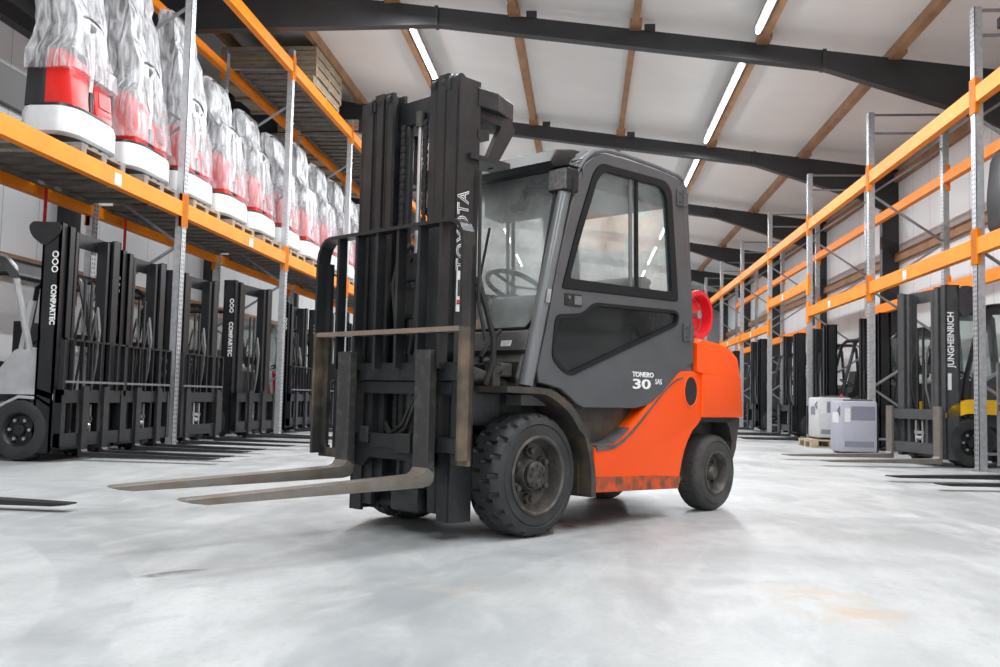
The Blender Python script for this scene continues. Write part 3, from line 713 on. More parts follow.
    for s in (-1, 1):
        wheel_bg('w', (-.50, s * hw, wr), wr, .22, s, t)
        wheel_bg('w', (rear_axle, s * (hw - .06), wr * .85), wr * .85, .17, s, t, False)
    if rings:
        lg = MB()
        for k in range(3):
            z = mh - .34 - k * .078; lg.tube([(xm1 - .05 + .030 * math.cos(a), side * (hw + .003), z + .030 * math.sin(a)) for a in [2 * PI * j / 14 for j in range(14)]], 0.007, 5, True)
        lg.build('ring_emblems', M['white'], t)
    if sidetxt:
        body_, col_, z_, down = sidetxt
        if down: text('lettering', body_, text_size, (xm1 - .05 - text_size * .33, side * (hw + .003), z_), (0, 0, -1) if side < 0 else (0, 0, -1), (1, 0, 0) if side < 0 else (-1, 0, 0), M[col_], t, heavy=.003, stretch=stretch)
        else: text('lettering', body_, text_size, (xm1 - .07 - text_size * .33 * (1 if side > 0 else -1), side * (hw + .003), z_), (0, 0, 1), (1, 0, 0) if side > 0 else (-1, 0, 0), M[col_], t, heavy=.003, stretch=stretch)
    return t
# left row, all facing the aisle
bg_truck('black-masted forklift off to the left whose fork tips reach into view', (-4.72, 5.32, 0), -.02, fl=1.5, fs=.42, rest=True, fork_thick=.055, fz=.04)
bg_truck('forklift at the left edge with a rounded plate on its mast and white mast lettering', (-5.38, 9.97, 0), 0, mh=2.52, body='wbody', guard='wbody', wr=.33, roofplate=True, sidetxt=('COMPARTEC', 'white', 1.86, True), plate=True, rings=True, fs=.22, text_size=.082, stretch=.88)
bg_truck('second forklift from the left, black mast with white lettering and ring emblems', (-5.42, 11.33, 0), 0, mh=2.45, sidetxt=('COMPARTEC', 'white', 1.82, True), rings=True, fs=.28, w=1.20, fl=1.42, text_size=.075)
bg_truck('third forklift from the left, standing behind the nearest left rack upright', (-5.46, 13.12, 0), -.05, mh=2.45, fs=.48, w=1.26, fl=1.55)
bg_truck('fourth forklift from the left with side shift carriage and white mast lettering', (-5.42, 15.25, 0), -.12, mh=2.58, text_size=.10, sidetxt=('COMPARTEC', 'white', 1.90, True), rings=True, fs=.24, w=1.34, fl=1.75, rest=False)
bg_truck('pale-cabbed forklift with red bodywork behind the second left upright', (-5.55, 18.15, 0), 0, mh=2.52, body='wbody', guard='wbody', accent='red', rings=True, fs=.3, w=1.3, fl=.9, forks=True, cabglass=True)
bg_truck('forklift on the left seen through the front truck load guard', (-5.5, 20.0, 0), 0, mh=2.55, fs=.3, rings=True)
bg_truck('far left forklift hidden mostly by the front truck mast', (-5.5, 22.6, 0), 0, mh=2.5, fs=.3)
# right row
bg_truck('grey-masted forklift at the right edge with two long black forks', (4.66, 10.02, 0), PI + .20, mh=2.60, mast='greymast', fs=.45, fl=1.42, w=1.5, side=1)
bg_truck('dark forklift with yellow fenders, mast lettering in white and two long steel forks', (4.50, 13.40, 0), PI + .20, mh=2.42, mast='jmast', body='dbody', accent='ybody', sticker=True, rest=False, fs=.60, fl=1.58, w=1.2, fwid=.078, stretch=.84, fkm='fork', sidetxt=('JUNGHEINRICH', 'white', 1.32, False), side=1, cabglass=True, curve_plate=True, wr=.33, fork_thick=.055, text_size=.125, fz=.06)
bg_truck('black forklift without forks behind the two battery chargers', (5.07, 17.75, 0), PI, mh=2.45, forks=False, rest=False, cabglass=True, side=1, w=1.24)
bg_truck('black forklift standing behind the third right rack bay, its hoses looping', (4.75, 20.05, 0), PI, mh=2.42, fs=.3, fl=1.5, rest=False, side=1, w=1.24)
bg_truck('fourth forklift on the right, behind the far charger', (4.75, 22.9, 0), PI + .05, mh=2.45, fs=.45, fl=1.6, rest=False, side=1)
bg_truck('fifth forklift on the right with a low frame beside the orange counterweight', (4.75, 27.45, 0), PI, mh=2.6, fs=.4, fl=1.5, rest=False, side=1, w=1.4)
bg_truck('farthest forklift on the right, mostly hidden by the orange counterweight', (4.75, 32.0, 0), PI, mh=2.5, fs=.4, fl=1.5, rest=False, side=1)

# ------------------------------------------------------------------ battery chargers
def charger(label, loc, w, d, h, rz, red=False):
    t = thing('battery_charger', label, 'charger', loc, rz)
    MB().bb(-w / 2, w / 2, -d / 2, d / 2, .03, h, .035).build('casing', M['charger'] if not red else M['charger2'], t, True)
    MB().bb(-w / 2 + .05, w / 2 - .05, -d / 2 + .05, d / 2 - .05, 0, .04).build('base', M['mblack'], t)
    MB().bb(-w / 2 + .17, w / 2 - .04, -d / 2 - .004, -d / 2 + .01, h * .64, h * .90).build('control_panel', M['vent'], t)
    MB().bb(-w / 2 + .06, w / 2 - .06, -d / 2 - .004, -d / 2 + .01, h * .13, h * .24).build('vent_grille', M['vent'], t)
    MB().bb(-w / 2 + .06, -w / 2 + .15, -d / 2 - .006, -d / 2 + .01, h * .60, h * .86).build('meter', M['label'], t)
    MB().bb(-w / 2 - .003, -w / 2 + .01, -.15, .12, h * .58, h * .78).build('side_label', M['vent'] if red else M['label'], t)
    MB().tube([(w / 2 - .05, -.05, h - .02), (w / 2 + .03, -.08, h - .1), (w / 2 + .05, -.1, h * .5), (w / 2 + .04, -.15, .25), (w / 2 + .06, -.1, .05), (w / 2 + .09, 0, .03)], .018, 8).build('cable', M['hose'], t, True)
    MB().tube([(-w / 2 + .02, -d / 2 + .05, h * .7), (-w / 2 - .03, -d / 2 + .05, h * .82), (-w / 2 + .06, -d / 2 + .05, h + .01), (0, -d / 2 + .08, h + .02), (w / 2 - .05, -d / 2 + .1, h + .01)], .016, 8).build('top_cable', M['greymast'], t, True)
    if red: MB().cyl((w / 2 - .08, 0, h), (w / 2 - .08, 0, h + .07), .03, n=12).build('signal_lamp', M['red'], t, True)
    return t
charger('bluish grey battery charger standing on the floor beside the right rack, nearer of two', (4.44, 15.98, 0), .60, .5, .86, .10)
pc = pallet_tree('light wooden pallet under the rear battery charger', .8, 1.0, 'crate'); pc.location = (4.56, 18.2, 0)
charger('pale battery charger on a small pallet behind the nearer charger', (4.62, 18.2, .146), .62, .62, .78, .05, True)

# ------------------------------------------------------------------ odds and ends on the racks
t = thing('wrapped_machine', 'black machine with chrome tube standing on the lower right rack level at the right edge', 'machine', (5.50, 11.72, 2.945), PI)
MB().prism(rpoly([(-.78, 0), (.46, 0), (.48, .5), (.42, 1.05), (.2, 1.18), (-.78, 1.15)], .1), 1, -.45, .45, .03).build('body', M['mblack'], t, True)
MB().tube([(.3, .47, .25), (.42, .48, .5), (.42, .48, .85), (.33, .48, 1.0), (.0, .48, 1.02)], .022, 8).build('tube_rail', M['steel'], t, True)
mbk = MB()
for k in range(7): mbk.cyl((.02 + .07 * (k % 3), .45, .42 + .08 * (k // 3)), (.02 + .07 * (k % 3), .49, .42 + .08 * (k // 3)), .024, n=8)
mbk.build('control_knobs', M['steel'], t)
t = thing('cardboard_stack', 'beige layered carton on the top right rack beam at the right edge', 'carton', (5.45, 11.25, 4.93), 0)
for k in range(4): MB().bb(-.40 + .01 * k, .40, -.42, .42, k * .10, k * .10 + .09, .01).build('layer', M['crate'], t)
t = thing('spotlight', 'small black lamp fixed to the upright brace at the upper right corner', 'lamp', (5.30, 12.287, 5.665), 0)
MB().bb(-.06, .06, -.05, .05, .02, .16, .015).build('housing', M['black'], t); MB().bb(-.015, .015, -.015, .015, -.02, .03).build('bracket', M['black'], t)
for (x, y, lab) in ((-6.80, 11.05, 'red strap hanging from the left rack beam near the left edge'), (-6.80, 13.1, 'red strap hanging beside the black post on the left rack'), ):
    tag(MB().bb(-.006, .006, -.03, .03, -.75, 0, 0).build('hanging_strap', M['strap'], None, False, (x + .03, y, 3.32)), lab, 'strap', 'straps hanging from the left rack')

# ==================================================================== THE MAIN FORKLIFT
FK = thing('forklift_truck', 'grey and orange counterbalance forklift with enclosed cab in the middle of the floor', 'forklift', (-.73407, 5.70504, 0), 4.04472)
# --- front wheels
def tyre(c, r, w, s, name, nl=20, m='rubber', rim_r=.63, dep=.020):
    rs = r * rim_r
    prof = [(rs, -s * .035), (rs, -s * .004), (rs + .03, 0), (r * .80, s * .002), (r * .815, -s * .004), (r * .83, s * .004), (r * .93, -s * .006), (r * .975, -s * .022), (r, -s * .045)]
    k = 8
    for i in range(1, k): prof.append((r, -s * (.045 + (w - .09) * i / k)))
    prof += [(r, -s * (w - .045)), (r * .975, -s * (w - .022)), (r * .93, -s * (w - .006)), (r * .82, -s * w), (rs, -s * (w - .02))]
    def lug(a, rr, y):
        if rr < r * .955: return 0
        yy = abs(y); q = yy / w
        # solid centre band: grooves run in from each shoulder with a kink
        if abs(q - .5) < .04: return 0
        off = (.30 if .2 < q < .8 else .0) + (.5 if q > .5 else 0)
        return -dep if ((a * nl / (2 * PI)) + off) % 1 < .17 else 0
    t = MB().lathe(prof, c, 240, lug).build(name, M[m], FK, True)
    return t
for s in (1, -1):
    c = (0, s * .62, .349)
    ty = tyre(c, .349, .25, s, 'front_wheel')
    rr = .349 * .63
    MB().lathe([(rr + .004, -s * .03), (rr + .006, s * .004), (rr - .006, s * .010), (rr - .016, s * .002), (rr - .022, -s * .03), (rr - .035, -s * .085), (rr - .05, -s * .095), (.10, -s * .095), (.095, -s * .07), (.085, -s * .045), (.07, -s * .04), (.001, -s * .04)], c, 64).build('rim', M['rim'], ty, True)
    for k in range(6):
        a = 2 * PI * k / 6 + .5; p = (c[0] + .135 * math.cos(a), c[1] - s * .095, c[2] + .135 * math.sin(a))
        MB().cyl(p, (p[0], p[1] + s * .028, p[2]), .030, n=14).cyl((p[0], p[1] + s * .02, p[2]), (p[0], p[1] + s * .055, p[2]), .018, n=6).build('wheel_nut', M['rim'], ty)
    hb = MB().lathe([(.078, -s * .05), (.078, -s * .015), (.066, -s * .006), (.03, -s * .006), (.028, -s * .014), (.001, -s * .014)], c, 32)
    for k in range(8):
        a = 2 * PI * k / 8; p = (c[0] + .055 * math.cos(a), c[1] - s * .01, c[2] + .055 * math.sin(a)); hb.cyl(p, (p[0], p[1] + s * .012, p[2]), .009, n=6)
    hb.build('hub', M['hub'], ty, True)
    # rear
    c = (-2.05, s * .555, .275)
    ty = tyre(c, .275, .19, s, 'rear_wheel', 20, 'rubber_worn', .56, .004)
    rr = .275 * .56
    MB().lathe([(rr + .004, -s * .03), (rr + .004, s * .003), (rr - .008, s * .006), (rr - .018, -s * .01), (rr - .03, -s * .06), (rr - .05, -s * .065), (.06, -s * .065), (.05, -s * .03), (.035, -s * .015), (.001, -s * .012)], c, 48).build('rim', M['rim'], ty, True)
    for k in range(6):
        a = 2 * PI * k / 6; p = (c[0] + .085 * math.cos(a), c[1] - s * .065, c[2] + .085 * math.sin(a)); MB().cyl(p, (p[0], p[1] + s * .02, p[2]), .013, n=6).build('wheel_nut', M['hub'], ty)
MB().cyl((0, -.5, .349), (0, .5, .349), .09, n=20).bb(-.12, .12, -.3, .3, .24, .46, .03).build('front_axle', M['fender'], FK, True)
MB().cyl((-2.05, -.42, .275), (-2.05, .42, .275), .05, n=14).bb(-2.12, -1.98, -.3, .3, .2, .36, .02).build('rear_axle', M['fender'], FK, True)
# --- orange side bodywork
def arcR(r0=.40):     # rear wheel arch seen from the side, from the top rear round to the front bottom
    return [(-1.834, .67), (-1.76, .635), (-1.70, .585), (-1.645, .52), (-1.60, .45), (-1.565, .37), (-1.54, .28), (-1.525, .195)]
body_out = [(-.592, .22), (-.585, .49), (-.70, .50), (-.78, .515), (-.85, .548), (-.95, .61), (-1.07, .697), (-1.19, .79), (-1.30, .873), (-1.40, .938), (-1.46, .968), (-1.54, .995), (-1.805, .998), (-1.82, .80)] + arcR()
for s in (1, -1):
    MB().prism(body_out, 1, s * .44, s * .565, .012).build('side_body', M['orange'], FK, True)
    # raised sill roll following the slanting edge
    ed = [(-.60, .478), (-.70, .488), (-.78, .503), (-.86, .54), (-.96, .605), (-1.08, .690), (-1.20, .780), (-1.31, .862), (-1.41, .925), (-1.48, .955), (-1.56, .975)]
    MB().tube([(x, s * .563, z) for x, z in ed], .016, 8).build('sill_trim', M['orange'] if False else M['cowl'], FK, True) if False else None
    sm = [(-.592, .492), (-.70, .502), (-.78, .517), (-.85, .550), (-.93, .600)]
    MB().prism([(x, z + .010) for x, z in sm] + [(x, z - .004) for x, z in sm[::-1]], 1, s * .43, s * .571).build('step_mat', M['cowl'], FK)
    n_ = len(ed); e2 = [(x - .012 * min(1, i / 4), z - .024 * min(1, i / 4)) for i, (x, z) in enumerate(ed)]
    MB().prism([(x, z + .013 - .0010 * i) for i, (x, z) in enumerate(e2)] + [(x, z - .013 + .0010 * i) for i, (x, z) in list(enumerate(e2))[::-1]], 1, s * .56, s * .572).build('sill_step_edge', M['cowl'], FK)
    MB().bb(-1.808, -1.803, s * .56, s * .5665, .68, 1.0).build('panel_gap', M['black'], FK)
    # dirty lower edge
    MB().prism([(-.60, .215), (-.598, .31), (-.9, .30), (-1.25, .29), (-1.555, .27), (-1.522, .19)], 1, s * .563, s * .5685).build('lower_grime_strip', M['grimy'], FK)
    # oval vent
    MB().prism([(-1.668 + .078 * math.cos(a), .856 + .100 * math.sin(a)) for a in [2 * PI * k / 32 for k in range(32)]], 1, s * .562, s * .571).build('vent_oval', M['black'], FK)
    MB().tube([(-1.668 + .084 * math.cos(a), s * .565, .856 + .106 * math.sin(a)) for a in [2 * PI * k / 32 for k in range(32)]], .009, 6, True).build('vent_ring', M['orange'], FK, True)
MB().bb(-1.80, -.6, -.44, .44, .22, .50).bb(-1.80, -1.15, -.44, .44, .5, .95).build('frame', M['fender'], FK)
# recessed step well, engine hood under seat
MB().bb(-1.15, -.50, -.44, .47, .46, .74).build('step_well', M['fender'], FK)
MB().bb(-1.0, -.62, .47, .56, .45, .475, .005).build('step_plate', M['cowl'], FK)
MB().prism([(-1.47, .96), (-1.535, 1.07), (-1.80, 1.075), (-1.80, .96)], 1, -.545, .545, .006).build('rear_plinth', M['cab_light'], FK)
MB().prism([(-.47, .60), (-.40, .78), (-.10, .82), (.22, .82), (.22, .60), (.1, .56), (-.3, .56)], 1, -.40, .40).build('wheel_well', M['black'], FK)
# --- counterweight
cwp = [(-1.80, .67), (-1.80, .998), (-1.735, 1.0), (-1.732, 1.205), (-1.80, 1.235), (-2.02, 1.22), (-2.20, 1.185), (-2.31, 1.12), (-2.365, .95), (-2.395, .67)]
def cw_mesh():
    mb = MB(); rings = []
    for y, k in ((-.585, .90), (-.575, .97), (-.54, 1.0), (-.2, 1.0), (.2, 1.0), (.54, 1.0), (.575, .97), (.585, .90)):
        cx, cz = -2.05, .92
        rings.append([Vector((cx + (x - cx) * (1 if k == 1 else (k + .02 if x > cx else k)), y, cz + (z - cz) * k)) for x, z in cwp])
    mb.loft(rings); return mb
cw_mesh().build('counterweight', M['orange'], FK, True)
for s in (1, -1):
    MB().prism([(-1.80, 1.0), (-1.86, 1.004), (-2.30, .965), (-2.355, .96), (-2.355, .952), (-1.80, .99)], 1, s * .580, s * .5865).build('counterweight_crease', M['orange'], FK)
# dark lower counterweight and arch liner
MB().prism([(-2.20, .67), (-2.395, .67), (-2.40, .62), (-2.36, .44), (-2.30, .33), (-2.26, .33), (-2.30, .50), (-2.25, .60)], 1, -.54, .54, .01).build('lower_counterweight', M['fender'], FK)
MB().bb(-2.25, -1.80, -.42, .42, .45, .67).bb(-1.83, -1.62, -.30, .30, .3, .66).build('arch_liner', M['black'], FK)
for s in (1, -1): MB().bb(-2.30, -1.83, s * .40, s * .54, .64, .668).build('arch_top', M['black'], FK)
# LPG bottle on the counterweight
tp = MB().lathe([(.001, -.46), (.09, -.455), (.14, -.43), (.165, -.38), (.168, -.33), (.168, .26), (.165, .31), (.14, .36), (.09, .385), (.001, .39)], (-2.0, 0, 1.43), 40)
gas = tp.build('gas_bottle', M['red'], FK, True)
MB().lathe([(.178, .36), (.178, .44), (.150, .44), (.150, .36), (.178, .36)], (-2.0, 0, 1.43), 40).build('collar', M['red'], gas, True)
MB().cyl((-2.0, .38, 1.43), (-2.0, .43, 1.43), .03, n=12).build('valve', M['steel'], gas, True)
MB().tube([(-2.0, y_, 1.43 + .17) if False else (-2.0 + .175 * math.cos(a), .0, 1.43 + .175 * math.sin(a)) for a in [2 * PI * k / 24 for k in range(24)] for y_ in (0,)], .012, 6, True).build('strap', M['black'], gas)
MB().bb(-2.14, -1.86, -.35, .3, 1.20, 1.27, .01).build('bottle_cradle', M['black'], FK)
# --- front fender and cowl
def smooth_line(p, n=4):
    out = []
    for i in range(len(p) - 1):
        a, b, c, d = p[max(0, i - 1)], p[i], p[i + 1], p[min(len(p) - 1, i + 2)]
        for k in range(n):
            t = k / n
            out.append(tuple(.5 * ((2 * b[j]) + (-a[j] + c[j]) * t + (2 * a[j] - 5 * b[j] + 4 * c[j] - d[j]) * t * t + (-a[j] + 3 * b[j] - 3 * c[j] + d[j]) * t ** 3) for j in (0, 1)))
    return out + [p[-1]]
for s in (1, -1):
    fo = [(.30, .845), (.02, .842), (-.10, .825), (-.20, .780), (-.29, .72), (-.37, .635), (-.42, .56), (-.46, .46), (-.485, .38), (-.50, .30), (-.50, .20)]
    fi = [(x + (.0 if i < 2 else .035), z - (.035 if i < 6 else .0)) for i, (x, z) in enumerate(fo)]
    fi[-1] = (-.455, .20); fi[-2] = (-.455, .30); fi[-3] = (-.445, .38)
    fo, fi = smooth_line(fo), smooth_line(fi)
    MB().prism(fo + fi[::-1], 1, s * .38, s * .645).build('front_fender', M['fender'], FK, True)
    MB().bb(-.60, -.44, s * .40, s * .552, .215, .50).build('fender_stay', M['fender'], FK)
# --- cab floor and front cowl below the windscreen
MB().bb(-1.60, .05, -.52, .52, .74, .80).build('cab_floor', M['cowl'], FK)
fc = [(-.50, .84), (.50, .84), (.50, 1.17), (.40, 1.20), (-.40, 1.20), (-.50, 1.17)]
cow = MB().prism([(.04, .82), (.06, .90), (-.03, 1.17), (-.10, 1.20), (-.16, 1.20), (-.10, .82)], 1, -.50, .50, .01).build('front_cowl', M['cowl'], FK)
MB().prism([(.052, .868), (.064, .90), (.034, .99), (.025, .99)], 1, .34, .48).build('cowl_opening', M['black'], cow)
MB().prism([(-.005, 1.085), (-.0, 1.085), (-.008, 1.12), (-.013, 1.12)], 1, .30, .38).build('warning_sticker', M['label'], cow)
MB().bb(-.02, .03, -.5, .5, 1.04, 1.06).build('cowl_seam', M['black'], cow)
# --- A pillars and roof (outer frame of the cab)
for s in (1, -1):
    pil = [(.03, s * .535, .85), (-.10, s * .535, 1.35), (-.27, s * .53, 1.97), (-.33, s * .525, 2.12), (-.40, s * .52, 2.22), (-.52, s * .515, 2.30)]
    MB().tube(pil, .042, 14).build('front_pillar', M['cab_light'], FK, True)
    MB().prism([(-.09, 1.42), (-.125, 1.42), (-.11, 1.34), (-.075, 1.34)], 1, s * .575, s * .585).build('pillar_clamp', M['steel'], FK)
door_out = [(-.045, .872), (-.035, .95), (-.105, 1.18), (-.20, 1.574), (-.312, 1.952), (-.385, 2.15), (-.44, 2.235), (-.52, 2.290), (-.62, 2.325), (-.80, 2.345), (-1.03, 2.350), (-1.30, 2.345), (-1.47, 2.335), (-1.535, 2.315), (-1.572, 2.27), (-1.645, 1.64), (-1.708, 1.064), (-1.63, 1.022), (-1.516, .978), (-1.322, .845), (-1.20, .775), (-1.125, .749), (-1.012, .733), (-.47, .733), (-.40, .752), (-.342, .789), (-.247, .841), (-.13, .862)]
win_out = rpoly([(-.239, 1.441), (-.362, 1.80), (-.525, 2.195), (-.600, 2.262), (-1.32, 2.285), (-1.395, 2.235), (-1.494, 1.475)], [.02, .1, .07, .08, .1, .1, .03])
win_in = rpoly([(-.305, 1.505), (-.41, 1.79), (-.565, 2.16), (-.64, 2.222), (-1.27, 2.240), (-1.335, 2.18), (-1.415, 1.53)], [.03, .1, .06, .07, .09, .09, .03])
low_out = rpoly([(-.186, 1.275), (-.44, 1.300), (-.545, 1.378), (-1.458, 1.405), (-1.505, 1.385), (-1.487, 1.31), (-.338, .925), (-.262, .945), (-.156, 1.02)], [.05, .06, .07, .03, .03, .04, .04, .04, .05])
def inset(pl, d):
    n = len(pl); out = []
    ar = sum(pl[i][0] * pl[(i + 1) % n][1] - pl[(i + 1) % n][0] * pl[i][1] for i in range(n)); sg = 1 if ar > 0 else -1
    for i in range(n):
        a, b, c = Vector(pl[i - 1]), Vector(pl[i]), Vector(pl[(i + 1) % n]); t = (c - a).normalized(); nn = Vector((-t.y, t.x)) * sg
        out.append(tuple(b + nn * d))
    return out
for s in (1, -1):
    dr = panel('cab_door', door_out, [win_out, low_out], 1, s * .552, .03, M['cab'], FK, .006)
    panel('window_gasket', win_out, [win_in], 1, s * .554, .038, M['gasket'], dr)
    panel('lower_window_gasket', inset(low_out, -.004), [inset(low_out, .018)], 1, s * .556, .034, M['cab'] if False else M['gasket'], dr)
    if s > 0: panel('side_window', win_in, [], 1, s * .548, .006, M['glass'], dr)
    else:
        sw_ = MB(); sw_.bm.faces.new([sw_.bm.verts.new((x, s * .548, z)) for x, z in win_in]); sw_.build('side_window', M['bright_haze_glass'], dr)
    panel('lower_window', inset(low_out, .014), [], 1, s * .545, .006, M['dark_glass'], dr)
    MB().prism([(-.985, 2.235), (-1.012, 2.235), (-1.035, 1.51), (-1.005, 1.51)], 1, s * .542, s * .560).build('window_divider', M['gasket'], dr)
    MB().prism([(-.925, 2.235), (-.955, 2.235), (-.975, 1.51), (-.945, 1.51)], 1, s * .542, s * .552).build('sliding_pane_edge', M['cab_light'], dr)
    hd = MB().prism(rpoly([(-.262, 1.413), (-.43, 1.417), (-.432, 1.340), (-.264, 1.338)], .012), 1, s * .560, s * .571).build('door_handle', M['black'], dr)
    MB().bb(-.42, -.35, s * .571, s * .578, 1.35, 1.405, .004).cyl((-.30, s * .566, 1.39), (-.30, s * .58, 1.39), .01, n=10).build('handle_lever', M['cab_light'], hd)
    for (hx, hz) in ((-1.50, 2.20), (-1.60, 1.265)):
        hg = MB().bb(hx - .03, hx + .04, s * .567, s * .580, hz - .06, hz + .06, .004).cyl((hx - .035, s * .582, hz - .06), (hx - .035, s * .582, hz + .06), .012, n=10).bb(hx - .10, hx - .035, s * .562, s * .574, hz - .05, hz + .05, .004)
        for q in (-.03, .03): hg.cyl((hx + .012, s * .578, hz + q), (hx + .012, s * .588, hz + q), .009, n=6)
        hg.build('hinge', M['cab'], dr)
# outer door seam line: rear pillar plate
for s in (1, -1):
    panel('rear_pillar', [(-1.50, 2.345), (-1.60, 2.33), (-1.64, 2.28), (-1.76, 1.06), (-1.76, 1.0), (-1.72, 1.0), (-1.66, 1.05), (-1.60, 1.64), (-1.52, 2.28)], [], 1, s * .530, .03, M['cab'], FK, .005)
# roof: rounded shell with light edge tube
mb = MB(); rings = []
for (y, dz, dx) in ((-.545, -.075, 0), (-.535, -.02, .0), (-.48, .018, .02), (-.3, .04, .03), (0, .05, .04), (.3, .04, .03), (.48, .018, .02), (.535, -.02, 0), (.545, -.075, 0)):
    top = [(-.42, 2.285), (-.50, 2.335), (-.70, 2.365), (-1.05, 2.375), (-1.45, 2.365), (-1.57, 2.345), (-1.64, 2.29)]
    bot = [(-1.62, 2.25), (-.46, 2.25)]
    rings.append([Vector((x, y, z + dz * .8)) for x, z in top] + [Vector((x, y, z - .03)) for x, z in bot])
mb.loft(rings); mb.build('roof', M['cab_light'], FK, True)
for s in (1, -1):
    MB().tube([(-.30, s * .575, 2.06), (-.36, s * .575, 2.18), (-.43, s * .572, 2.262), (-.52, s * .568, 2.322), (-.65, s * .562, 2.358), (-.85, s * .555, 2.372), (-1.2, s * .55, 2.372), (-1.5, s * .548, 2.36), (-1.58, s * .545, 2.34)], .014, 8).build('roof_gutter', M['cab_light'], FK, True)
# black visor / front head of cab
MB().prism([(-.30, 2.18), (-.22, 2.175), (-.19, 2.21), (-.25, 2.295), (-.42, 2.33), (-.52, 2.33), (-.5, 2.22)], 1, -.52, .50, .015).build('front_visor', M['black'], FK, True)
# windscreen between the pillars
def ws_pt(z): return -.02 - (z - .95) * .235
panelw = [(-.48, 1.18), (.48, 1.18), (.46, 2.20), (-.46, 2.20)]
v = MB(); a0 = ws_pt(1.18); a1 = ws_pt(2.2)
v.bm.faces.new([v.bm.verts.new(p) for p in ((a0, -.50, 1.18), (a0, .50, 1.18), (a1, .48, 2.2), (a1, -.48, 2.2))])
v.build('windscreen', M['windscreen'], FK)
g = MB()
rl_ = [(a0 + .006, -.49, 1.19), (a0 + .006, .44, 1.19), (a0 - .012, .49, 1.25), (a1 + .014, .475, 2.14), (a1 + .006, .43, 2.19), (a1 + .006, -.47, 2.19)]
g.tube(rl_, .014, 8, True); g.build('windscreen_gasket', M['gasket'], FK, True)
MB().tube([(a0 + .03, .30, 1.16), (a0 + .04, .25, 1.10), (a0 + .05, .18, 1.25), (ws_pt(1.55) + .02, -.02, 1.55)], .006, 6).bar((ws_pt(1.28) + .02, -.02, 1.28), (ws_pt(1.86) + .02, -.02, 1.86), .012, .012).build('wiper', M['black'], FK)
# rear screen frame and guard bars
rs = MB(); 
for y in (-.46, .46): rs.bar((-1.74, y, 1.1), (-1.60, y, 2.27), .05, .05)
rs.bar((-1.73, -.46, 1.22), (-1.73, .46, 1.22), .05, .05).bar((-1.61, -.46, 2.25), (-1.61, .46, 2.25), .05, .05)
rs.build('rear_frame', M['cab'], FK)
rw = MB(); rw.bm.faces.new([rw.bm.verts.new(p) for p in ((-1.715, -.45, 1.24), (-1.715, .45, 1.24), (-1.605, .45, 2.24), (-1.605, -.45, 2.24))])
rw.build('rear_window', M['bright_haze_glass'], FK)
MB().prism([(-1.745, 1.0), (-1.765, 1.0), (-1.755, 1.22), (-1.735, 1.22)], 1, -.52, .52).build('rear_panel', M['cab'], FK)
gb = MB()
gb.tube([(-1.30, -.40, 1.25), (-1.32, -.40, 1.95), (-1.40, -.40, 2.08)], .018, 8).tube([(-1.32, -.40, 1.95), (-1.62, -.44, 1.65)], .014, 8).tube([(-1.32, -.40, 1.62), (-1.68, -.44, 1.62)], .014, 8)
gb.build('inner_guard_rail', M['black'], FK, True)
MB().bb(-1.52, -.45, -.45, .45, 2.14, 2.24, .02).prism([(-.45, 2.20), (-.45, 2.0), (-.62, 1.98), (-.75, 2.08), (-1.0, 2.2)], 1, -.30, .05).build('headliner', M['black'], FK)
MB().bb(-.70, -.55, -.10, .22, .8, .95, .02).prism([(-.95, .80), (-.95, 1.10), (-1.05, 1.14), (-1.65, 1.12), (-1.68, .8)], 1, -.42, .42, .03).build('engine_hood', M['cowl'], FK)
st = MB().prism(rpoly([(-.98, 1.14), (-.96, 1.24), (-1.08, 1.27), (-1.44, 1.24), (-1.55, 1.66), (-1.62, 1.70), (-1.68, 1.62), (-1.58, 1.14)], .05), 1, -.25, .23, .04).build('seat', M['seat'], FK, True)
for y in (.24, -.30): MB().bb(-1.45, -1.10, y, y + .06, 1.34, 1.40, .02).build('armrest', M['seat'], st)
c = Vector((-.42, .02, 1.50)); n_ = Vector((-.45, 0, .89)).normalized(); u = Vector((0, 1, 0)); v_ = n_.cross(u)
sw = MB().tube([tuple(c + (u * math.cos(a) + v_ * math.sin(a)) * .19) for a in [2 * PI * k / 32 for k in range(32)]], .016, 8, True)
for a in (.3, 2.4, 4.5): sw.bar(tuple(c), tuple(c + (u * math.cos(a) + v_ * math.sin(a)) * .19), .03, .012)
sw.build('steering_wheel', M['black'], FK, True)
MB().tube([(-.15, .02, .95), (-.41, .02, 1.44)], .045, 10).build('steering_column', M['cowl'], FK, True)
MB().prism(rpoly([(-.10, 1.12), (-.12, 1.34), (-.20, 1.42), (-.30, 1.38), (-.30, 1.12)], .05), 1, .02, .42, .02).prism(rpoly([(-.10, 1.1), (-.13, 1.26), (-.28, 1.26), (-.30, 1.1)], .03), 1, -.45, .05, .02).build('dashboard', M['cowl'], FK, True)
for k in range(4): MB().cyl((-.55, -.28 - k * .045, 1.16), (-.52, -.28 - k * .045, 1.42), .008, n=6).cyl((-.52, -.28 - k * .045, 1.42), (-.517, -.28 - k * .045, 1.47), .016, n=10).build('control_lever', M['black'], FK, True)
# work light on the near pillar
wl = MB().bb(-.36, -.25, .43, .59, 2.03, 2.18, .015).build('work_light', M['black'], FK)
MB().bb(-.252, -.242, .442, .578, 2.042, 2.168, .004).build('lens', M['lens'], wl)
MB().bb(-.36, -.24, .43, .59, 2.182, 2.190).bb(-.33, -.30, .50, .53, 1.98, 2.05).tube([(-.30, .43, 2.0), (-.30, .43, 2.11)], .008, 6).tube([(-.30, .59, 2.0), (-.30, .59, 2.11)], .008, 6).build('bracket', M['black'], wl)
MB().tube([(-.36, .53, 2.10), (-.42, .56, 2.12), (-.40, .57, 2.25), (-.32, .56, 2.22)], .007, 6).build('cable', M['hose'], wl, True)
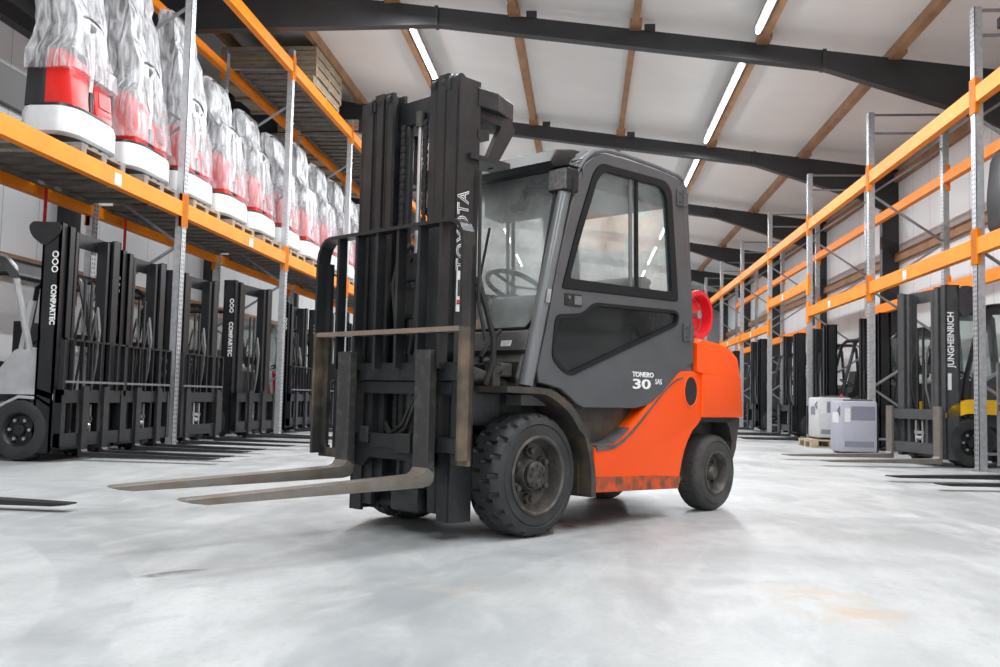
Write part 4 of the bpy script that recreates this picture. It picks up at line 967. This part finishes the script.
# lettering on the door
tx = (-1, 0, 0); ty_ = (0, 0, 1)
text('model_lettering', 'TONERO', .046, (-.962, .570, .938), tx, ty_, M['white'], FK, stretch=1.28, heavy=.001)
text('model_number', '30', .088, (-.962, .570, .862), tx, ty_, M['white'], FK, stretch=2.4, heavy=.002)
text('model_suffix', 'SAS', .050, (-1.225, .570, .895), tx, ty_, M['white'], FK, stretch=1.0)

# --- mast
xo, xf_ = .35, .51
def channel(mb, s, yo, yi, x0, x1, z0, z1, th=.022):
    mb.bb(x0, x1, s * (yo - th), s * yo, z0, z1); mb.bb(x1 - th, x1, s * yi, s * (yo - th / 2), z0, z1); mb.bb(x0, x0 + th, s * yi, s * (yo - th / 2), z0, z1)
om = MB()
for s in (1, -1): channel(om, s, .435, .33, xo, xf_, .10, 2.50)
for s in (1, -1): om.bb(xo, xf_, s * .31, s * .435, 2.50, 2.56)
om.bb(xo, xo + .05, -.42, .42, .13, .40).bb(xo - .02, xo + .02, -.42, .42, 1.15, 1.35)
OM = om.build('outer_mast', M['mast_worn'], FK)
# rear top tie of the outer mast: bowed plate carried on both channels
tie = MB().prism([(.37, .30), (.37, .44), (.22, .45), (.02, .38), (-.02, .30), (-.02, -.30), (.02, -.38), (.22, -.45), (.37, -.44), (.37, -.30), (.20, -.32), (.08, -.26), (.08, .26), (.20, .32)], 2, 2.42, 2.53, .008)
tie.build('top_tie', M['mast_worn'], FK)
for s in (1, -1):
    MB().prism([(.35, 2.42), (.06, 2.42), (.02, 2.36), (.16, 2.14), (.20, 2.10), (.24, 2.16), (.14, 2.36), (.35, 2.38)], 1, s * .36, s * .40).bb(.12, .44, s * .30, s * .46, 2.105, 2.135).bb(.28, .37, s * .36, s * .44, 2.24, 2.29).build('tie_bracket', M['mast_worn'], FK)
im = MB()
for s in (1, -1):
    channel(im, s, .325, .245, xo + .02, xf_ - .01, .14, 2.60); channel(im, s, .235, .165, xo + .03, xf_ - .02, .30, 2.595)
im.bb(xo + .02, xo + .06, -.30, .30, 2.40, 2.54).bb(xo + .02, xo + .05, -.30, .30, .16, .34)
IM = im.build('inner_mast', M['mast'], FK)
# rounded rail heads
for s in (1, -1):
    for y in (.385, .285, .200):
        MB().cyl((xf_ - .04, s * y - .018, 2.555), (xf_ - .04, s * y + .018, 2.555), .035, n=20).build('rail_roller', M['mast'], IM, True)
    MB().prism(rpoly([(.37, 2.48), (.515, 2.48), (.52, 2.55), (.49, 2.60), (.42, 2.60), (.37, 2.57)], .03), 1, s * .335, s * .36, .003).build('rail_end_plate', M['mast_worn'], OM, True)
MB().cyl((.43, .02, 2.36), (.43, .02, 2.45), .030, n=16).build('rod_head', M['rim'], FK, True)
# centre lift cylinder, rear cylinders, chains
MB().cyl((.43, .02, 1.55), (.43, .02, 2.38), .014, n=16).build('cylinder_rod', M['steel'], FK, True)
MB().cyl((.43, .02, .20), (.43, .02, 1.5), .045, n=20).cyl((.43, .02, 1.48), (.43, .02, 1.56), .055, n=20).bb(.38, .48, -.10, .14, .12, .26, .02).build('centre_cylinder', M['mast_worn'], FK, True)
for s in (1, -1): MB().cyl((.38, s * .135, .2), (.38, s * .135, 2.42), .028, n=14).build('side_cylinder', M['mast'], FK, True)
for y in (-.10, .10):
    cm = MB().bb(.455, .462, y - .012, y + .012, .55, 2.38); z = .55
    while z < 2.38:
        cm.bb(.453, .466, y - .017, y + .017, z, z + .030, .003); z += .044
    cm.build('chain', M['chain'], FK)
MB().tube([(.48, .0, 1.02), (.50, -.06, 1.20), (.50, -.10, 1.42), (.48, -.07, 1.60), (.44, -.02, 1.66)], .018, 8).build('hydraulic_hose', M['hose'], FK, True)
MB().tube([(.48, .04, 1.02), (.50, .10, 1.20), (.50, .12, 1.45), (.46, .08, 1.62)], .018, 8).build('hydraulic_hose', M['hose'], FK, True)
MB().tube([(.47, -.17, .62), (.50, -.08, .56), (.51, .03, .62), (.51, .10, .74), (.47, .13, .84)], .013, 8).build('hydraulic_hose', M['hose'], FK, True)
MB().tube([(.47, -.17, .59), (.50, -.06, .53), (.51, .06, .60), (.51, .12, .72), (.47, .15, .84)], .013, 8).build('hydraulic_hose', M['hose'], FK, True)
MB().tube([(.36, .44, 1.45), (.30, .46, 1.30), (.24, .47, 1.12), (.22, .46, .98), (.26, .44, .85)], .016, 8).build('hydraulic_hose', M['hose'], FK, True)
MB().tube([(.36, .455, 2.05), (.355, .458, 1.7), (.35, .458, 1.3), (.30, .47, 1.1)], .010, 8).build('hydraulic_hose', M['hose'], FK, True)
MB().tube([(.0, .30, 1.18), (.10, .32, 1.12), (.16, .30, 1.02), (.12, .26, .95)], .012, 8).build('hydraulic_hose', M['hose'], FK, True)
MB().bb(.46, .50, -.07, .10, 1.44, 1.60, .01).cyl((.50, -.02, 1.56), (.515, -.02, 1.56), .014, n=8).cyl((.50, .05, 1.56), (.515, .05, 1.56), .014, n=8).bb(.44, .50, -.06, .12, 1.22, 1.40, .03).build('hose_pulley_block', M['black'], FK)
# tilt cylinders
for s in (1, -1): MB().cyl((.36, s * .38, .92), (-.2, s * .36, .80), .045, n=14).cyl((.10, s * .40, .93), (.2, s * .40, .96), .03, n=10).build('tilt_cylinder', M['rim'], FK, True)
MB().bb(.10, .36, .30, .42, .62, .82, .02).bb(.12, .36, -.42, -.30, .62, .82, .02).bb(.0, .34, -.35, .35, .30, .45, .02).build('mast_mount', M['mast_worn'], FK)
vb = MB().bb(.06, .16, .20, .46, .90, .98, .01).cyl((.12, .42, .94), (.20, .47, .94), .022, n=10).cyl((.12, .34, .94), (.18, .36, 1.0), .018, n=10).bb(.16, .22, .40, .46, .82, .93, .01)
vb.build('valve_block', M['rim'], FK)
# lettering and stickers on the mast side
text('brand_lettering', 'TOYOTA', .118, (.432, .439, 1.47), (0, 0, 1), (1, 0, 0), M['white'], FK, outline=.0026, stretch=.90, space=1.04)
MB().bb(.455, .505, .4355, .439, 1.245, 1.47).build('capacity_sticker', M['label'], FK)
MB().bb(.463, .497, .4385, .4405, 1.33, 1.42).bb(.458, .502, .4385, .4405, 1.285, 1.292).build('sticker_print', M['ink'], FK)
MB().bb(.458, .502, .4385, .4405, 1.293, 1.31).build('sticker_red_band', M['red'], FK)

# --- carriage
ca = MB()
ca.bb(.53, .575, -.66, .60, .865, .965, .004).bb(.52, .56, -.32, .52, .79, .86, .004)
ca.bb(.53, .575, -.40, .60, .48, .56, .004).prism([(-.38, .48), (.30, .48), (.30, .385), (.20, .385), (.15, .42), (-.20, .42), (-.25, .37), (-.38, .37)], 0, .535, .565)
for s in (1, -1): ca.bb(.47, .53, s * .24 - .02, s * .24 + .02, .40, .95).bb(.52, .56, s * .52 - .04, s * .52 + .04, .42, .95)
CA = ca.build('carriage', M['mast_worn'], FK)
MB().bb(.575, .595, -.26, -.18, .50, .60, .01).build('stop_block', M['mast'], CA)
MB().bb(.575, .595, .05, .19, .46, .57, .01).build('stop_block', M['mast'], CA)
MB().bb(.545, .575, -.66, -.60, .40, .47).bb(.545, .575, -.63, -.42, .40, .455).build('lower_lug', M['dirty'], CA)
# near side flat post (grimy), far side post, top and middle rails, slats
lb = []
R_ = .09
top = MB()
path = [(-.675, 1.58), (-.665, 1.64), (-.64, 1.69), (-.60, 1.722), (-.55, 1.735), (.50, 1.735), (.55, 1.725), (.59, 1.70), (.615, 1.655), (.625, 1.58)]
inner = [(y * .975 + (.0), z - .02 if z > 1.7 else z) for y, z in path]
inner = [(-.655, 1.58), (-.645, 1.635), (-.62, 1.68), (-.59, 1.705), (-.55, 1.715), (.50, 1.715), (.54, 1.705), (.575, 1.685), (.595, 1.645), (.605, 1.58)]
top.prism(path + inner[::-1], 0, .55, .64)
top.build('load_guard_top_rail', M['mast_worn'], FK)
for (a_, b_, mm_) in ((.42, 1.15, 'dirty'), (1.15, 1.58, 'mast_worn')):
    MB().bb(.55, .64, -.675, -.655, a_, b_).bb(.55, .575, -.675, -.61, a_ - (.02 if a_ < 1 else 0), b_).build('load_guard_post', M[mm_], FK)
    MB().bb(.55, .64, .605, .625, a_ + .03 * (a_ < 1), b_).bb(.55, .575, .55, .625, a_, b_).build('load_guard_post', M[mm_], FK)
MB().bb(.560, .635, -.655, .605, 1.125, 1.152).build('load_guard_middle_rail', M['rail_worn'], FK)
for y in (-.475, -.30, -.11, .075, .255, .43):
    MB().bb(.565, .625, y - .011, y + .011, .93, 1.72).build('load_guard_slat', M['mast_worn'], FK)
# --- forks
for s in (1, -1):
    y0, y1 = s * .285, s * .405
    MB().prism([(.655, 1.03), (.60, 1.03), (.60, .36), (.655, .40)], 1, y0, y1, .006).build('fork_shank', M['forkshank'], FK)
    fp = [(.60, .36), (.605, .325), (.63, .305), (.68, .298), (1.92, .290), (1.99, .300), (2.015, .310), (2.00, .318), (.70, .358), (.668, .37), (.655, .40), (.60, .40)]
    mb = MB(); 
    rings = []
    # blade with tapered plan: build as prism then narrow the tip
    mb.prism(fp, 1, y0, y1, .004)
    for v in mb.bm.verts:
        if v.co.x > 1.90:
            k = (v.co.x - 1.90) / .155; ym = (y0 + y1) / 2; v.co.y = ym + (v.co.y - ym) * (1 - .55 * min(1, k) ** 1.5)
    mb.build('fork', M['fork'], FK, True)
